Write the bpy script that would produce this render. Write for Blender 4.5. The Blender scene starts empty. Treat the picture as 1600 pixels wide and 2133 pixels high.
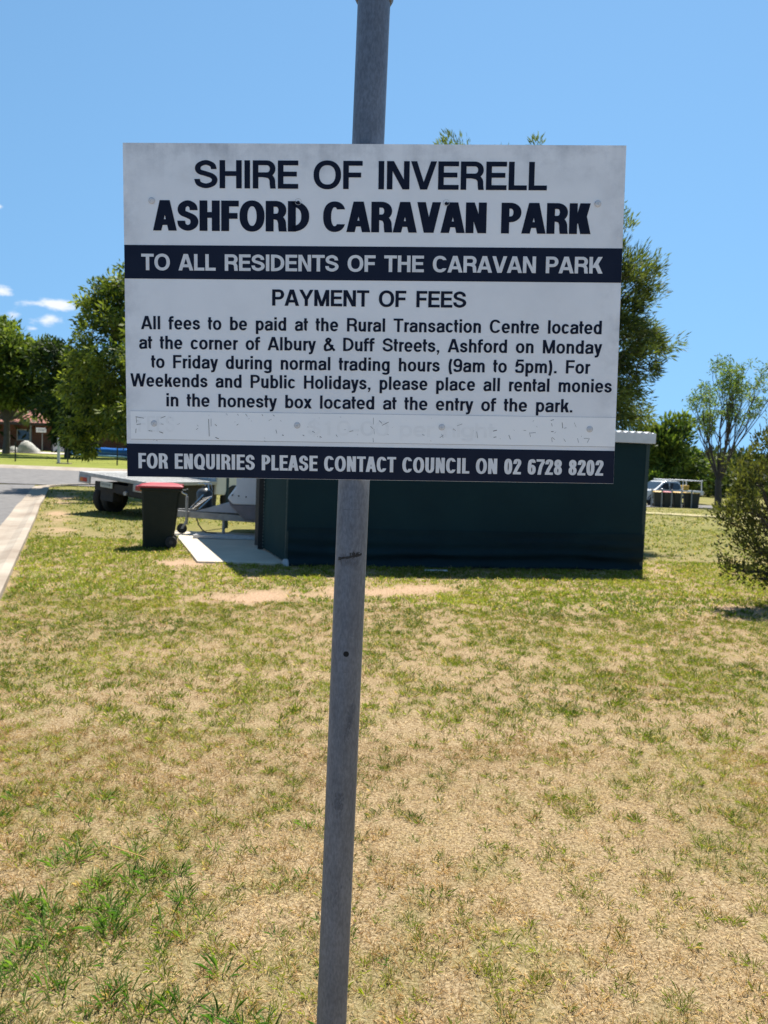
import bpy, math, random
import numpy as np
from mathutils import Vector, Matrix, Euler

sc = bpy.context.scene
col = sc.collection
rad = math.radians
R0 = np.random.default_rng(7)
random.seed(5)

# ------------------------------------------------------------------ camera
F = 1600.0                      # focal length in photograph pixels (1600 wide)
PITCH = math.atan(108.5 / F)
ROLL = rad(2.2)
EYE = Vector((0, 0, 1.58))
cam = bpy.data.cameras.new('camera')
cam.sensor_fit = 'HORIZONTAL'
cam.sensor_width = 36.0
cam.lens = 36.0 * F / 1600.0
cam.clip_start = 0.05
cam.clip_end = 4000
cam.dof.use_dof = True
cam.dof.focus_distance = 1.5
cam.dof.aperture_fstop = 13.0
cam_ob = bpy.data.objects.new('camera', cam)
col.objects.link(cam_ob)
CM = Matrix.Rotation(math.pi / 2 - PITCH, 3, 'X') @ Matrix.Rotation(ROLL, 3, 'Z')
cam_ob.matrix_world = Matrix.Translation(EYE) @ CM.to_4x4()
sc.camera = cam_ob

# ------------------------------------------------------------------ light
SUN_EL = rad(61.7)
SUN_DIR = Vector((0.17, 0.51, 1.0)).normalized()      # towards the sun
SUN_AZ = math.atan2(SUN_DIR.x, SUN_DIR.y)             # clockwise from +Y
world = bpy.data.worlds.new('World')
sc.world = world
world.use_nodes = True
wt = world.node_tree
bg = wt.nodes['Background']
sky = wt.nodes.new('ShaderNodeTexSky')
sky.sky_type = 'NISHITA'
sky.sun_disc = False
sky.sun_elevation = SUN_EL
sky.sun_rotation = SUN_AZ
sky.altitude = 300
sky.air_density = 1.0
sky.dust_density = 0.15
sky.ozone_density = 1.6
bg.inputs['Strength'].default_value = 0.11
sun = bpy.data.lights.new('sun', 'SUN')
sun.energy = 5.0
sun.angle = rad(0.5)
sun.color = (1.0, 0.95, 0.87)
sun_ob = bpy.data.objects.new('sun', sun)
col.objects.link(sun_ob)
sun_ob.rotation_euler = (-SUN_DIR).to_track_quat('-Z', 'Y').to_euler()
sc.view_settings.view_transform = 'Standard'
sc.view_settings.look = 'None'
sc.view_settings.gamma = 1.0
sc.view_settings.use_curve_mapping = False
sc.view_settings.exposure = 0.96
sc.cycles.max_bounces = 8
sc.cycles.transparent_max_bounces = 6

# small fair-weather clouds low in the sky, in the world by direction
def px_dir(px, py):
    d = CM @ Vector(((px - 800) / F, -(py - 1066.5) / F, -1.0))
    return d.normalized()

def at(px, py, Y):
    d = px_dir(px, py)
    return EYE + d * (Y / d.y)

tc = wt.nodes.new('ShaderNodeTexCoord')
nz = wt.nodes.new('ShaderNodeTexNoise')
nz.inputs['Scale'].default_value = 42
nz.inputs['Detail'].default_value = 7
nz.inputs['Roughness'].default_value = 0.62
mp = wt.nodes.new('ShaderNodeMapping')
mp.inputs['Scale'].default_value = (1, 1, 2.2)
wt.links.new(tc.outputs['Generated'], mp.inputs['Vector'])
wt.links.new(mp.outputs['Vector'], nz.inputs['Vector'])
mask = None
for (px, py, rx, rz, amp) in [(2, 605, .016, .008, .95), (122, 634, .026, .0085, 1.0), (98, 668, .022, .010, .62),
                              (70, 684, .010, .004, .5), (78, 633, .03, .005, .5), (-2, 430, .006, .004, .6),
                              (-120, 560, .06, .014, .9), (-260, 690, .07, .02, .9), (26, 658, .01, .008, .35)]:
    d = px_dir(px, py)
    sub = wt.nodes.new('ShaderNodeVectorMath'); sub.operation = 'SUBTRACT'
    wt.links.new(tc.outputs['Generated'], sub.inputs[0]); sub.inputs[1].default_value = d
    scl = wt.nodes.new('ShaderNodeVectorMath'); scl.operation = 'MULTIPLY'
    wt.links.new(sub.outputs[0], scl.inputs[0]); scl.inputs[1].default_value = (1 / rx, 1 / rx, 1 / rz)
    ln = wt.nodes.new('ShaderNodeVectorMath'); ln.operation = 'LENGTH'
    wt.links.new(scl.outputs[0], ln.inputs[0])
    a = wt.nodes.new('ShaderNodeMath'); a.operation = 'MULTIPLY_ADD'
    wt.links.new(ln.outputs['Value'], a.inputs[0]); a.inputs[1].default_value = -.62 * amp; a.inputs[2].default_value = .62 * amp
    if mask is None:
        mask = a
    else:
        m = wt.nodes.new('ShaderNodeMath'); m.operation = 'MAXIMUM'
        wt.links.new(mask.outputs[0], m.inputs[0]); wt.links.new(a.outputs[0], m.inputs[1]); mask = m
ad = wt.nodes.new('ShaderNodeMath'); ad.operation = 'ADD'
wt.links.new(mask.outputs[0], ad.inputs[0]); wt.links.new(nz.outputs['Fac'], ad.inputs[1])
mr = wt.nodes.new('ShaderNodeMapRange'); mr.interpolation_type = 'SMOOTHSTEP'
mr.inputs['From Min'].default_value = .55; mr.inputs['From Max'].default_value = 1.0
wt.links.new(ad.outputs[0], mr.inputs['Value'])
mix = wt.nodes.new('ShaderNodeMix'); mix.data_type = 'RGBA'
wt.links.new(mr.outputs['Result'], mix.inputs['Factor'])
tint = wt.nodes.new('ShaderNodeMix'); tint.data_type = 'RGBA'; tint.blend_type = 'MULTIPLY'
tint.inputs['Factor'].default_value = 1.0
tint.inputs[7].default_value = (0.605, 0.785, 0.785, 1)
skm = wt.nodes.new('ShaderNodeMapping'); skm.inputs['Location'].default_value = (0, 0, .29); skm.inputs['Scale'].default_value = (1, 1, .48)
skn = wt.nodes.new('ShaderNodeVectorMath'); skn.operation = 'NORMALIZE'
wt.links.new(tc.outputs['Generated'], skm.inputs['Vector']); wt.links.new(skm.outputs['Vector'], skn.inputs[0]); wt.links.new(skn.outputs[0], sky.inputs['Vector'])
wt.links.new(sky.outputs['Color'], tint.inputs[6])
wt.links.new(tint.outputs[2], mix.inputs[6])
mix.inputs[7].default_value = (4.6, 4.8, 5.1, 1)
wt.links.new(mix.outputs[2], bg.inputs['Color'])

# ------------------------------------------------------------------ helpers
def sm(a, b, x):
    t = np.clip((np.asarray(x, float) - a) / (b - a), 0, 1)
    return t * t * (3 - 2 * t)

def _ramp(y, y0, w):
    d = y - y0
    return 0.5 * (d + np.sqrt(d * d + w * w))

def gz(x, y):
    x = np.asarray(x, float); y = np.asarray(y, float)
    s = x / np.maximum(y, 1.0)
    t = sm(-.12, .12, s)
    left = .02 * (_ramp(np.minimum(y, 95), 31, 4) - _ramp(0, 31, 4))
    right = -.022 * (_ramp(np.minimum(y, 62), 13, 2) - _ramp(0, 13, 2))
    return left * (1 - t) + right * t + .10 * np.exp(-((x + 7.9) ** 2 + (y - 20.0) ** 2) / 1.6 ** 2)

def gzf(x, y):
    return float(gz(x, y))

def ground_at(px, py):
    d = px_dir(px, py)
    lo = 1.0
    t = 1.0
    while t < 400:
        p = EYE + d * t
        if p.z < gzf(p.x, p.y):
            break
        lo = t; t *= 1.02
    hi = t
    for _ in range(40):
        m = .5 * (lo + hi); p = EYE + d * m
        if p.z < gzf(p.x, p.y): hi = m
        else: lo = m
    return EYE + d * hi

def _hash(i, j, seed):
    n = (i.astype(np.int64) * 374761393 + j.astype(np.int64) * 668265263 + seed * 1442695041) & 0xffffffff
    n = ((n ^ (n >> 13)) * 1274126177) & 0xffffffff
    return ((n ^ (n >> 16)) & 0xffff) / 65535.0

def vnoise(x, y, scale, seed=0):
    x = np.asarray(x, float) / scale; y = np.asarray(y, float) / scale
    i = np.floor(x); j = np.floor(y); u = x - i; v = y - j
    u = u * u * (3 - 2 * u); v = v * v * (3 - 2 * v)
    a = _hash(i, j, seed); b = _hash(i + 1, j, seed); c = _hash(i, j + 1, seed); d = _hash(i + 1, j + 1, seed)
    return (a * (1 - u) + b * u) * (1 - v) + (c * (1 - u) + d * u) * v

def fbm(x, y, scale, seed=0, n=3):
    s = 0; w = 0; a = 1.0
    for k in range(n):
        s = s + a * vnoise(x, y, scale / 2 ** k, seed + 17 * k); w += a; a *= .55
    return s / w

def N(nt, typ, **kw):
    n = nt.nodes.new(typ)
    for k, v in kw.items(): setattr(n, k, v)
    return n

def mat(name, c, rough=.6, metal=0.0, var=.12, nscale=6.0, bump=0.0, bscale=40.0, c2=None, spec=.5, coat=0.0, transl=0.0, stretch=None, detail=6):
    """Principled material whose colour wanders between c and c2 with noise."""
    m = bpy.data.materials.new(name); m.use_nodes = True
    nt = m.node_tree; bs = nt.nodes['Principled BSDF']
    if c2 is None: c2 = tuple(max(0, v * (1 - var * 2)) for v in c)
    tcn = N(nt, 'ShaderNodeTexCoord')
    src = tcn.outputs['Object']
    if stretch:
        mpn = N(nt, 'ShaderNodeMapping'); mpn.inputs['Scale'].default_value = stretch
        nt.links.new(src, mpn.inputs['Vector']); src = mpn.outputs['Vector']
    no = N(nt, 'ShaderNodeTexNoise'); no.inputs['Scale'].default_value = nscale
    no.inputs['Detail'].default_value = detail; no.inputs['Roughness'].default_value = .62
    nt.links.new(src, no.inputs['Vector'])
    rp = N(nt, 'ShaderNodeValToRGB')
    rp.color_ramp.elements[0].position = .32; rp.color_ramp.elements[1].position = .68
    rp.color_ramp.elements[0].color = (*c2, 1); rp.color_ramp.elements[1].color = (*c, 1)
    nt.links.new(no.outputs['Fac'], rp.inputs['Fac'])
    nt.links.new(rp.outputs['Color'], bs.inputs['Base Color'])
    bs.inputs['Roughness'].default_value = rough
    bs.inputs['Metallic'].default_value = metal
    bs.inputs['Specular IOR Level'].default_value = spec
    bs.inputs['Coat Weight'].default_value = coat
    if bump:
        n2 = N(nt, 'ShaderNodeTexNoise'); n2.inputs['Scale'].default_value = bscale; n2.inputs['Detail'].default_value = 4
        nt.links.new(src, n2.inputs['Vector'])
        bp = N(nt, 'ShaderNodeBump'); bp.inputs['Strength'].default_value = bump; bp.inputs['Distance'].default_value = .02
        nt.links.new(n2.outputs['Fac'], bp.inputs['Height']); nt.links.new(bp.outputs['Normal'], bs.inputs['Normal'])
    if transl:
        tr = N(nt, 'ShaderNodeBsdfTranslucent'); nt.links.new(rp.outputs['Color'], tr.inputs['Color'])
        mx = N(nt, 'ShaderNodeMixShader'); mx.inputs['Fac'].default_value = transl
        nt.links.new(bs.outputs[0], mx.inputs[1]); nt.links.new(tr.outputs[0], mx.inputs[2])
        nt.links.new(mx.outputs[0], nt.nodes['Material Output'].inputs['Surface'])
    return m

def leaf_mat(name, rough=.5, transl=.35, spec=.4):
    m = bpy.data.materials.new(name); m.use_nodes = True
    nt = m.node_tree; bs = nt.nodes['Principled BSDF']
    at_ = N(nt, 'ShaderNodeAttribute', attribute_name='tone')
    nt.links.new(at_.outputs['Color'], bs.inputs['Base Color'])
    bs.inputs['Roughness'].default_value = rough
    bs.inputs['Specular IOR Level'].default_value = spec
    tr = N(nt, 'ShaderNodeBsdfTranslucent')
    mu = N(nt, 'ShaderNodeMix', data_type='RGBA', blend_type='MULTIPLY'); mu.inputs['Factor'].default_value = 1
    nt.links.new(at_.outputs['Color'], mu.inputs[6]); mu.inputs[7].default_value = (1.5, 1.6, .8, 1)
    nt.links.new(mu.outputs[2], tr.inputs['Color'])
    mx = N(nt, 'ShaderNodeMixShader'); mx.inputs['Fac'].default_value = transl
    nt.links.new(bs.outputs[0], mx.inputs[1]); nt.links.new(tr.outputs[0], mx.inputs[2])
    nt.links.new(mx.outputs[0], nt.nodes['Material Output'].inputs['Surface'])
    return m

class MB:
    def __init__(s): s.v = []; s.f = []
    def add(s, vs, fs):
        o = len(s.v); s.v += [tuple(p) for p in vs]; s.f += [tuple(i + o for i in f) for f in fs]; return s
    def box(s, c, d, rz=0.0, ry=0.0, rx=0.0):
        M = Euler((rx, ry, rz)).to_matrix(); C = Vector(c)
        vs = [C + M @ Vector((x * d[0] / 2, y * d[1] / 2, z * d[2] / 2)) for x in (-1, 1) for y in (-1, 1) for z in (-1, 1)]
        return s.add(vs, [(0, 1, 3, 2), (4, 6, 7, 5), (0, 4, 5, 1), (2, 3, 7, 6), (0, 2, 6, 4), (1, 5, 7, 3)])
    def tube(s, pts, r, n=8, caps=True):
        pts = [Vector(p) for p in pts]
        if not hasattr(r, '__len__'): r = [r] * len(pts)
        rings = []; prev = None
        for i, p in enumerate(pts):
            t = (pts[min(i + 1, len(pts) - 1)] - pts[max(i - 1, 0)]).normalized()
            if prev is None:
                a = t.orthogonal().normalized()
            else:
                a = (prev - t * prev.dot(t)).normalized()
            prev = a; b = t.cross(a)
            rings.append([p + (a * math.cos(2 * math.pi * k / n) + b * math.sin(2 * math.pi * k / n)) * r[i] for k in range(n)])
        vs = [q for rg in rings for q in rg]; fs = []
        for i in range(len(pts) - 1):
            for k in range(n):
                fs.append((i * n + k, i * n + (k + 1) % n, (i + 1) * n + (k + 1) % n, (i + 1) * n + k))
        if caps:
            fs.append(tuple(reversed(range(n)))); fs.append(tuple((len(pts) - 1) * n + k for k in range(n)))
        return s.add(vs, fs)
    def prism(s, prof, y0, y1):
        """(x,z) outline extruded along y"""
        n = len(prof)
        vs = [(x, y0, z) for x, z in prof] + [(x, y1, z) for x, z in prof]
        fs = [tuple(range(n)), tuple(reversed(range(n, 2 * n)))] + [(k, k + n, (k + 1) % n + n, (k + 1) % n) for k in range(n)]
        return s.add(vs, fs)
    def loft(s, secs):
        n = len(secs[0]); vs = [p for q in secs for p in q]; fs = []
        for i in range(len(secs) - 1):
            for k in range(n): fs.append((i * n + k, i * n + (k + 1) % n, (i + 1) * n + (k + 1) % n, (i + 1) * n + k))
        fs.append(tuple(reversed(range(n)))); fs.append(tuple((len(secs) - 1) * n + k for k in range(n)))
        return s.add(vs, fs)
    def lathe(s, prof, n=24, axis='z', c=(0, 0, 0)):
        vs = []; fs = []; C = Vector(c)
        for r, h in prof:
            for k in range(n):
                a = 2 * math.pi * k / n; p = (r * math.cos(a), r * math.sin(a), h)
                if axis == 'y': p = (p[0], p[2], p[1])
                if axis == 'x': p = (p[2], p[0], p[1])
                vs.append(C + Vector(p))
        for i in range(len(prof) - 1):
            for k in range(n): fs.append((i * n + k, i * n + (k + 1) % n, (i + 1) * n + (k + 1) % n, (i + 1) * n + k))
        return s.add(vs, fs)
    def build(s, name, m, parent=None, smooth=False, bevel=0.0, seg=2):
        me = bpy.data.meshes.new(name); me.from_pydata(s.v, [], s.f)
        import bmesh
        b = bmesh.new(); b.from_mesh(me); bmesh.ops.recalc_face_normals(b, faces=b.faces); b.to_mesh(me); b.free()
        me.materials.append(m)
        if smooth:
            me.polygons.foreach_set('use_smooth', [True] * len(me.polygons))
            try: me.set_sharp_from_angle(angle=rad(40))
            except Exception: pass
        o = bpy.data.objects.new(name, me); col.objects.link(o)
        if bevel:
            bv = o.modifiers.new('bevel', 'BEVEL'); bv.width = bevel; bv.segments = seg; bv.limit_method = 'ANGLE'
        if parent: o.parent = parent
        return o

def np_mesh(name, V, nper, m, parent=None, tone=None, smooth=False):
    """many equal polygons: V (n, nper, 3); tone (n, 3) colour per polygon"""
    n = len(V); me = bpy.data.meshes.new(name)
    me.vertices.add(n * nper); me.vertices.foreach_set('co', V.astype(np.float32).ravel())
    me.loops.add(n * nper); me.loops.foreach_set('vertex_index', np.arange(n * nper, dtype=np.int32))
    me.polygons.add(n); me.polygons.foreach_set('loop_start', np.arange(0, n * nper, nper, dtype=np.int32))
    me.update(calc_edges=True)
    if tone is not None:
        ca = me.color_attributes.new('tone', 'FLOAT_COLOR', 'POINT')
        c4 = np.ones((n, nper, 4), np.float32); c4[:, :, :3] = tone[:, None, :]
        ca.data.foreach_set('color', c4.ravel())
    me.materials.append(m)
    o = bpy.data.objects.new(name, me); col.objects.link(o)
    if parent: o.parent = parent
    return o

def thing(name, label, cat, loc=(0, 0, 0), rz=0.0, group=None, rx=0.0, ry=0.0):
    o = bpy.data.objects.new(name, None); col.objects.link(o); o.empty_display_size = .1
    o.location = loc; o.rotation_euler = (rx, ry, rz); o['label'] = label; o['category'] = cat
    if group: o['group'] = group
    return o

def tag(o, label, cat, group=None):
    o['label'] = label; o['category'] = cat
    if group: o['group'] = group
    return o

def structure(o): o['kind'] = 'structure'; return o

def copy_tree(o, parent=None):
    c = o.copy(); col.objects.link(c); c.parent = parent
    for ch in list(o.children): copy_tree(ch, c)
    return c

# ------------------------------------------------------------------ lawn cover maps
def gauss(x, y, cx, cy, rx, ry, ang=0.0):
    c, s = math.cos(ang), math.sin(ang); dx = x - cx; dy = y - cy
    u = (dx * c + dy * s) / rx; v = (-dx * s + dy * c) / ry
    return np.exp(-(u * u + v * v))

def cover(x, y):
    """how much living grass grows here, 0..1"""
    d = .40 + .08 * sm(6.5, 9, y) + .10 * sm(9.5, 13, y) + .12 * sm(16, 24, y)
    d = d + .42 * gauss(x, y, -1.0, 2.25, .62, .55) + .30 * gauss(x, y, -.45, 2.0, .35, .25) + .16 * gauss(x, y, -1.0, 3.3, .7, .8)
    d = d + .34 * gauss(x, y, 2.6, 5.6, 1.2, .55, .1) + .16 * gauss(x, y, 1.5, 6.4, .7, .6)
    d = d + .22 * gauss(x, y, -4.6, 9.5, 1.6, 3.2, .4) + .16 * gauss(x, y, -3.0, 6.5, 1.4, 1.6)
    d = d + .16 * gauss(x, y, 2.4, 9.0, 2.6, 1.2) + .10 * gauss(x, y, -.6, 4.9, .8, .6)
    d = d - .14 * gauss(x, y, .7, 3.6, .8, 1.1) - .08 * gauss(x, y, .1, 6.8, 1.3, .7)
    return d

def bare(x, y):
    w = (fbm(x, y, .9, 91, 4) - .5) * 1.5
    b = .95 * gauss(x, y, -1.15, 8.65, 1.15, .62, .35) + .8 * gauss(x, y, .55, 9.5, 1.0, .36, .1) + .8 * gauss(x, y, -2.9, 10.9, .55, .5)
    # worn strip beside the kerb
    dk = (x + 3.89) - (-.4145) * (y - 7.77)
    b = b + .75 * np.exp(-((dk - .55) / .5) ** 2) * sm(12.5, 15, y) * (1 - sm(27, 32, y))
    b = b + .75 * gauss(x, y, 4.4, 8.95, .8, .35, .1) + .4 * gauss(x, y, 4.3, 12.2, .5, .3)
    return sm(.40, .98, b + w)

def green_field(x, y):
    n = .50 * fbm(x, y, .55, 3, 3) + .50 * vnoise(x, y, .13, 8)
    return sm(.40, .60, n + (cover(x, y) - .5) * .62) * (1 - bare(x, y))

# road layout (defined before the lawn so nothing grows on it)
KD = Vector((-.3829, .9238, 0)); KN = Vector((.9238, .3829, 0))       # along / across the kerb, lawn side positive
K0 = Vector((-3.89, 7.77, 0))
def kerb_dist(x, y): return (x - K0.x) * KN.x + (y - K0.y) * KN.y
XR = [(-120, 38), (-40, 37.8), (-16, 37.8), (-8, 38.2), (-2, 40.5), (6, 45.5), (14, 51), (24, 57), (40, 62), (90, 68)]
def cross_road_y(x):
    return np.interp(x, [p[0] for p in XR], [p[1] for p in XR])
def on_hard(x, y):
    a = (kerb_dist(x, y) < 0.04) & (y < 31.5)
    b = np.abs(y - cross_road_y(x)) < np.where(x < -8, 7.2, 4.0)
    slab = (x > -3.85 + (14.29 - y) * .352) & (y > 11.0) & (y < 16.6) & (x < -1.0)
    under = (y > 11.04 + (x + 1.39) * .1895 - .05) & (y < 17.2 + (x + 1.39) * .1895) & (x > -1.39 - (y - 11.04) * .367) & (x < 4.1 - (y - 12.08) * .367)
    return a | b | slab | under

# ------------------------------------------------------------------ ground
def axis(lo, hi, fine, grow, start=0.0):
    a = [start]; st = fine
    while a[-1] < hi: a.append(a[-1] + st); st = min(st * grow, 40)
    b = [start]; st = fine
    while b[-1] > lo: b.append(b[-1] - st); st = min(st * grow, 40)
    return np.array(sorted(set(b[1:] + a)))
xs = axis(-420, 420, .07, 1.022)
ys = np.concatenate([np.arange(-12, 1.6, .8), axis(1.6, 760, .07, 1.0125, 1.6)])
X, Y = np.meshgrid(xs, ys)
Z = gz(X, Y) + (fbm(X, Y, .5, 21, 3) - .5) * .02 * (1 - sm(9, 13, Y)) * (np.abs(X) < 30)
hard = on_hard(X, Y)
Z = np.where(hard, gz(X, Y) - .02, Z)
me = bpy.data.meshes.new('lawn')
nx, ny = len(xs), len(ys)
me.vertices.add(nx * ny); me.vertices.foreach_set('co', np.stack([X, Y, Z], -1).astype(np.float32).ravel())
ii = (np.arange(ny - 1)[:, None] * nx + np.arange(nx - 1)[None, :]).ravel()
q = np.stack([ii, ii + 1, ii + nx + 1, ii + nx], -1).astype(np.int32)
me.loops.add(q.size); me.loops.foreach_set('vertex_index', q.ravel())
me.polygons.add(len(q)); me.polygons.foreach_set('loop_start', np.arange(0, q.size, 4, dtype=np.int32))
me.update(calc_edges=True)
me.polygons.foreach_set('use_smooth', np.ones(len(q), bool))
ca = me.color_attributes.new('cover', 'FLOAT_COLOR', 'POINT')
cv = np.zeros((ny, nx, 4), np.float32)
cv[..., 0] = np.clip(green_field(X, Y), 0, 1); cv[..., 1] = bare(X, Y)
far_green = sm(11, 17, Y)
cv[..., 2] = far_green * (.75 + .5 * (fbm(X, Y, 3.5, 40) - .5)); cv[..., 3] = sm(44, 50, Y) * (1 - sm(-2, 4, X))
ca.data.foreach_set('color', cv.ravel())

gm = bpy.data.materials.new('lawn_ground'); gm.use_nodes = True
nt = gm.node_tree; bs = nt.nodes['Principled BSDF']; bs.inputs['Roughness'].default_value = .9; bs.inputs['Specular IOR Level'].default_value = .15
att = N(nt, 'ShaderNodeAttribute', attribute_name='cover')
sep = N(nt, 'ShaderNodeSeparateColor'); nt.links.new(att.outputs['Color'], sep.inputs['Color'])
geo = N(nt, 'ShaderNodeNewGeometry')
def noise(scale, detail=5, rough=.6, src=None):
    n = N(nt, 'ShaderNodeTexNoise'); n.inputs['Scale'].default_value = scale; n.inputs['Detail'].default_value = detail
    n.inputs['Roughness'].default_value = rough; nt.links.new(src or geo.outputs['Position'], n.inputs['Vector']); return n
def ramp(fac, stops):
    r = N(nt, 'ShaderNodeValToRGB'); e = r.color_ramp.elements
    e[0].position, e[0].color = stops[0][0], (*stops[0][1], 1); e[1].position, e[1].color = stops[-1][0], (*stops[-1][1], 1)
    for p, c in stops[1:-1]:
        k = e.new(p); k.color = (*c, 1)
    nt.links.new(fac, r.inputs['Fac']); return r
def mixc(f, a, b):
    m = N(nt, 'ShaderNodeMix', data_type='RGBA')
    if isinstance(f, float): m.inputs['Factor'].default_value = f
    else: nt.links.new(f, m.inputs['Factor'])
    for s, v in ((6, a), (7, b)):
        if isinstance(v, tuple): m.inputs[s].default_value = (*v, 1)
        else: nt.links.new(v, m.inputs[s])
    return m.outputs[2]
def math2(op, a, b, clamp=False):
    m = N(nt, 'ShaderNodeMath', operation=op); m.use_clamp = clamp
    for s, v in ((0, a), (1, b)):
        if isinstance(v, (int, float)): m.inputs[s].default_value = v
        else: nt.links.new(v, m.inputs[s])
    return m.outputs[0]
straw = ramp(noise(90, 6, .75).outputs['Fac'], [(.37, (.085, .052, .024)), (.46, (.23, .155, .078)), (.54, (.42, .31, .175)), (.65, (.58, .46, .29))])  # darkest stops: soil, plus shade of the thatch gaps put into the colour
straw2 = mixc(math2('MULTIPLY', noise(2.2, 4).outputs['Fac'], .5), straw.outputs['Color'], (.34, .24, .12))
soil = ramp(noise(34, 7, .7).outputs['Fac'], [(.36, (.30, .185, .11)), (.5, (.44, .29, .18)), (.64, (.54, .37, .24))])
grn = ramp(noise(26, 6, .8).outputs['Fac'], [(.36, (.045, .065, .010)), (.5, (.12, .15, .026)), (.64, (.27, .25, .07))])
fargrn = ramp(noise(5.5, 8, .78).outputs['Fac'], [(.36, (.06, .075, .009)), (.46, (.11, .125, .017)), (.55, (.165, .165, .030)), (.66, (.26, .21, .075))])
fg1 = mixc(noise(.55, 5).outputs['Fac'], fargrn.outputs['Color'], (.175, .165, .032))
lush = ramp(noise(.7, 6).outputs['Fac'], [(.3, (.15, .18, .024)), (.7, (.23, .235, .045))])
g1 = math2('MULTIPLY', sep.outputs['Red'], .32)
c1 = mixc(g1, straw2, grn.outputs['Color'])
c2 = mixc(sep.outputs['Blue'], c1, fg1)
c3 = mixc(att.outputs['Alpha'], c2, lush.outputs['Color'])
c4 = mixc(sep.outputs['Green'], c3, soil.outputs['Color'])
nt.links.new(c4, bs.inputs['Base Color'])
bp = N(nt, 'ShaderNodeBump'); bp.inputs['Strength'].default_value = .8; bp.inputs['Distance'].default_value = .03
nt.links.new(noise(45, 6, .7).outputs['Fac'], bp.inputs['Height'])
nt.links.new(bp.outputs['Normal'], bs.inputs['Normal'])
me.materials.append(gm)
lawn = bpy.data.objects.new('lawn', me); col.objects.link(lawn); structure(lawn)

# ------------------------------------------------------------------ grass blades
def blades(name, P, length, width, lean, tones, label, matn, bend=.5, az=None):
    n = len(P)
    a = R0.uniform(0, 2 * np.pi, n) if az is None else az
    d = np.stack([np.cos(a), np.sin(a)], -1)
    side = np.stack([-d[:, 1], d[:, 0]], -1)
    yaw = R0.uniform(-.9, .9, n)
    side = side * np.cos(yaw)[:, None] + d * np.sin(yaw)[:, None]
    def pt(t, ln):
        return np.stack([P[:, 0] + d[:, 0] * length * t * np.sin(ln), P[:, 1] + d[:, 1] * length * t * np.sin(ln), P[:, 2] + length * t * np.cos(ln)], -1)
    p0 = P.copy(); p1 = pt(.55, lean); l2 = np.clip(lean + bend, 0, 1.75)
    p2 = p1 + np.stack([d[:, 0] * length * .45 * np.sin(l2), d[:, 1] * length * .45 * np.sin(l2), length * .45 * np.cos(l2)], -1)
    w = np.zeros((n, 3)); w[:, :2] = side * (width / 2)[:, None]
    V = np.stack([p0 - w * .8, p0 + w * .8, p1 + w, p2, p1 - w], 1)
    o = np_mesh(name, V, 5, matn, tone=tones)
    o['kind'] = 'stuff'; o['label'] = label; o['category'] = 'grass'
    return o

def scatter(n, y0, y1, spread=.62, pad=1.3):
    ym = (y0 + y1) / 2; n = int(n * (ym * spread + pad) / (ym * spread + .35))
    # uniform over the wedge seen by the camera and a bit to either side
    y = np.sqrt(R0.uniform((y0) ** 2, (y1) ** 2, n)); x = R0.uniform(-1, 1, n) * (y * spread + pad)
    return x, y

grass_m = leaf_mat('living_grass', .55, .40, .3)
straw_m = leaf_mat('dry_grass', .75, .15, .2)

def tones(n, A, B, jit=.18, t=None):
    t = R0.uniform(0, 1, n)[:, None] if t is None else t[:, None]
    c = np.array(A) * (1 - t) + np.array(B) * t
    return np.clip(c * R0.uniform(1 - jit, 1 + jit, (n, 1)) * R0.uniform(.94, 1.06, (n, 3)), 0, 1)

def place(x, y): return np.stack([x, y, gz(x, y) + (fbm(x, y, .5, 21, 3) - .5) * .02 * (1 - sm(9, 13, y))], -1)

# dry thatch: short stalks lying over each other
parts = []
for (n, y0, y1, L0, L1, w) in [(140000, 1.75, 4.2, .008, .034, .0013), (110000, 4.2, 8.0, .012, .036, .0022), (60000, 8.0, 13, .02, .045, .0055)]:
    x, y = scatter(n, y0, y1); n = len(x)
    k = ~on_hard(x, y) & (R0.uniform(0, 1, n) > bare(x, y) * .96) & (R0.uniform(0, 1, n) < .30 + .9 * sm(.36, .60, vnoise(x, y, .055, 12) * .6 + vnoise(x, y, .16, 14) * .4))
    x, y = x[k], y[k]; n = len(x)
    P = place(x, y); P[:, 2] += R0.uniform(-.002, .006, n)
    flat = R0.uniform(0, 1, n) < .6
    lean = np.where(flat, R0.uniform(1.2, 1.55, n), R0.uniform(.35, 1.2, n))
    t = np.clip(fbm(x, y, .8, 55) * 1.4 - .25 + R0.normal(0, .28, n), 0, 1)
    c = tones(n, (.27, .16, .060), (.60, .45, .245), .40, t)
    k_ = R0.uniform(0, 1, n) < .13; c[k_] *= np.array([.36, .30, .26])
    parts.append((P, R0.uniform(L0, L1, n), np.full(n, w) * R0.uniform(.7, 1.4, n), lean, c))
cat_ = [np.concatenate([p[i] for p in parts]) for i in range(5)]
blades('dry_grass', cat_[0], cat_[1], cat_[2], cat_[3], cat_[4], 'sun-bleached straw-coloured dry grass thatch covering the near lawn', straw_m, bend=.12)

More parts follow.
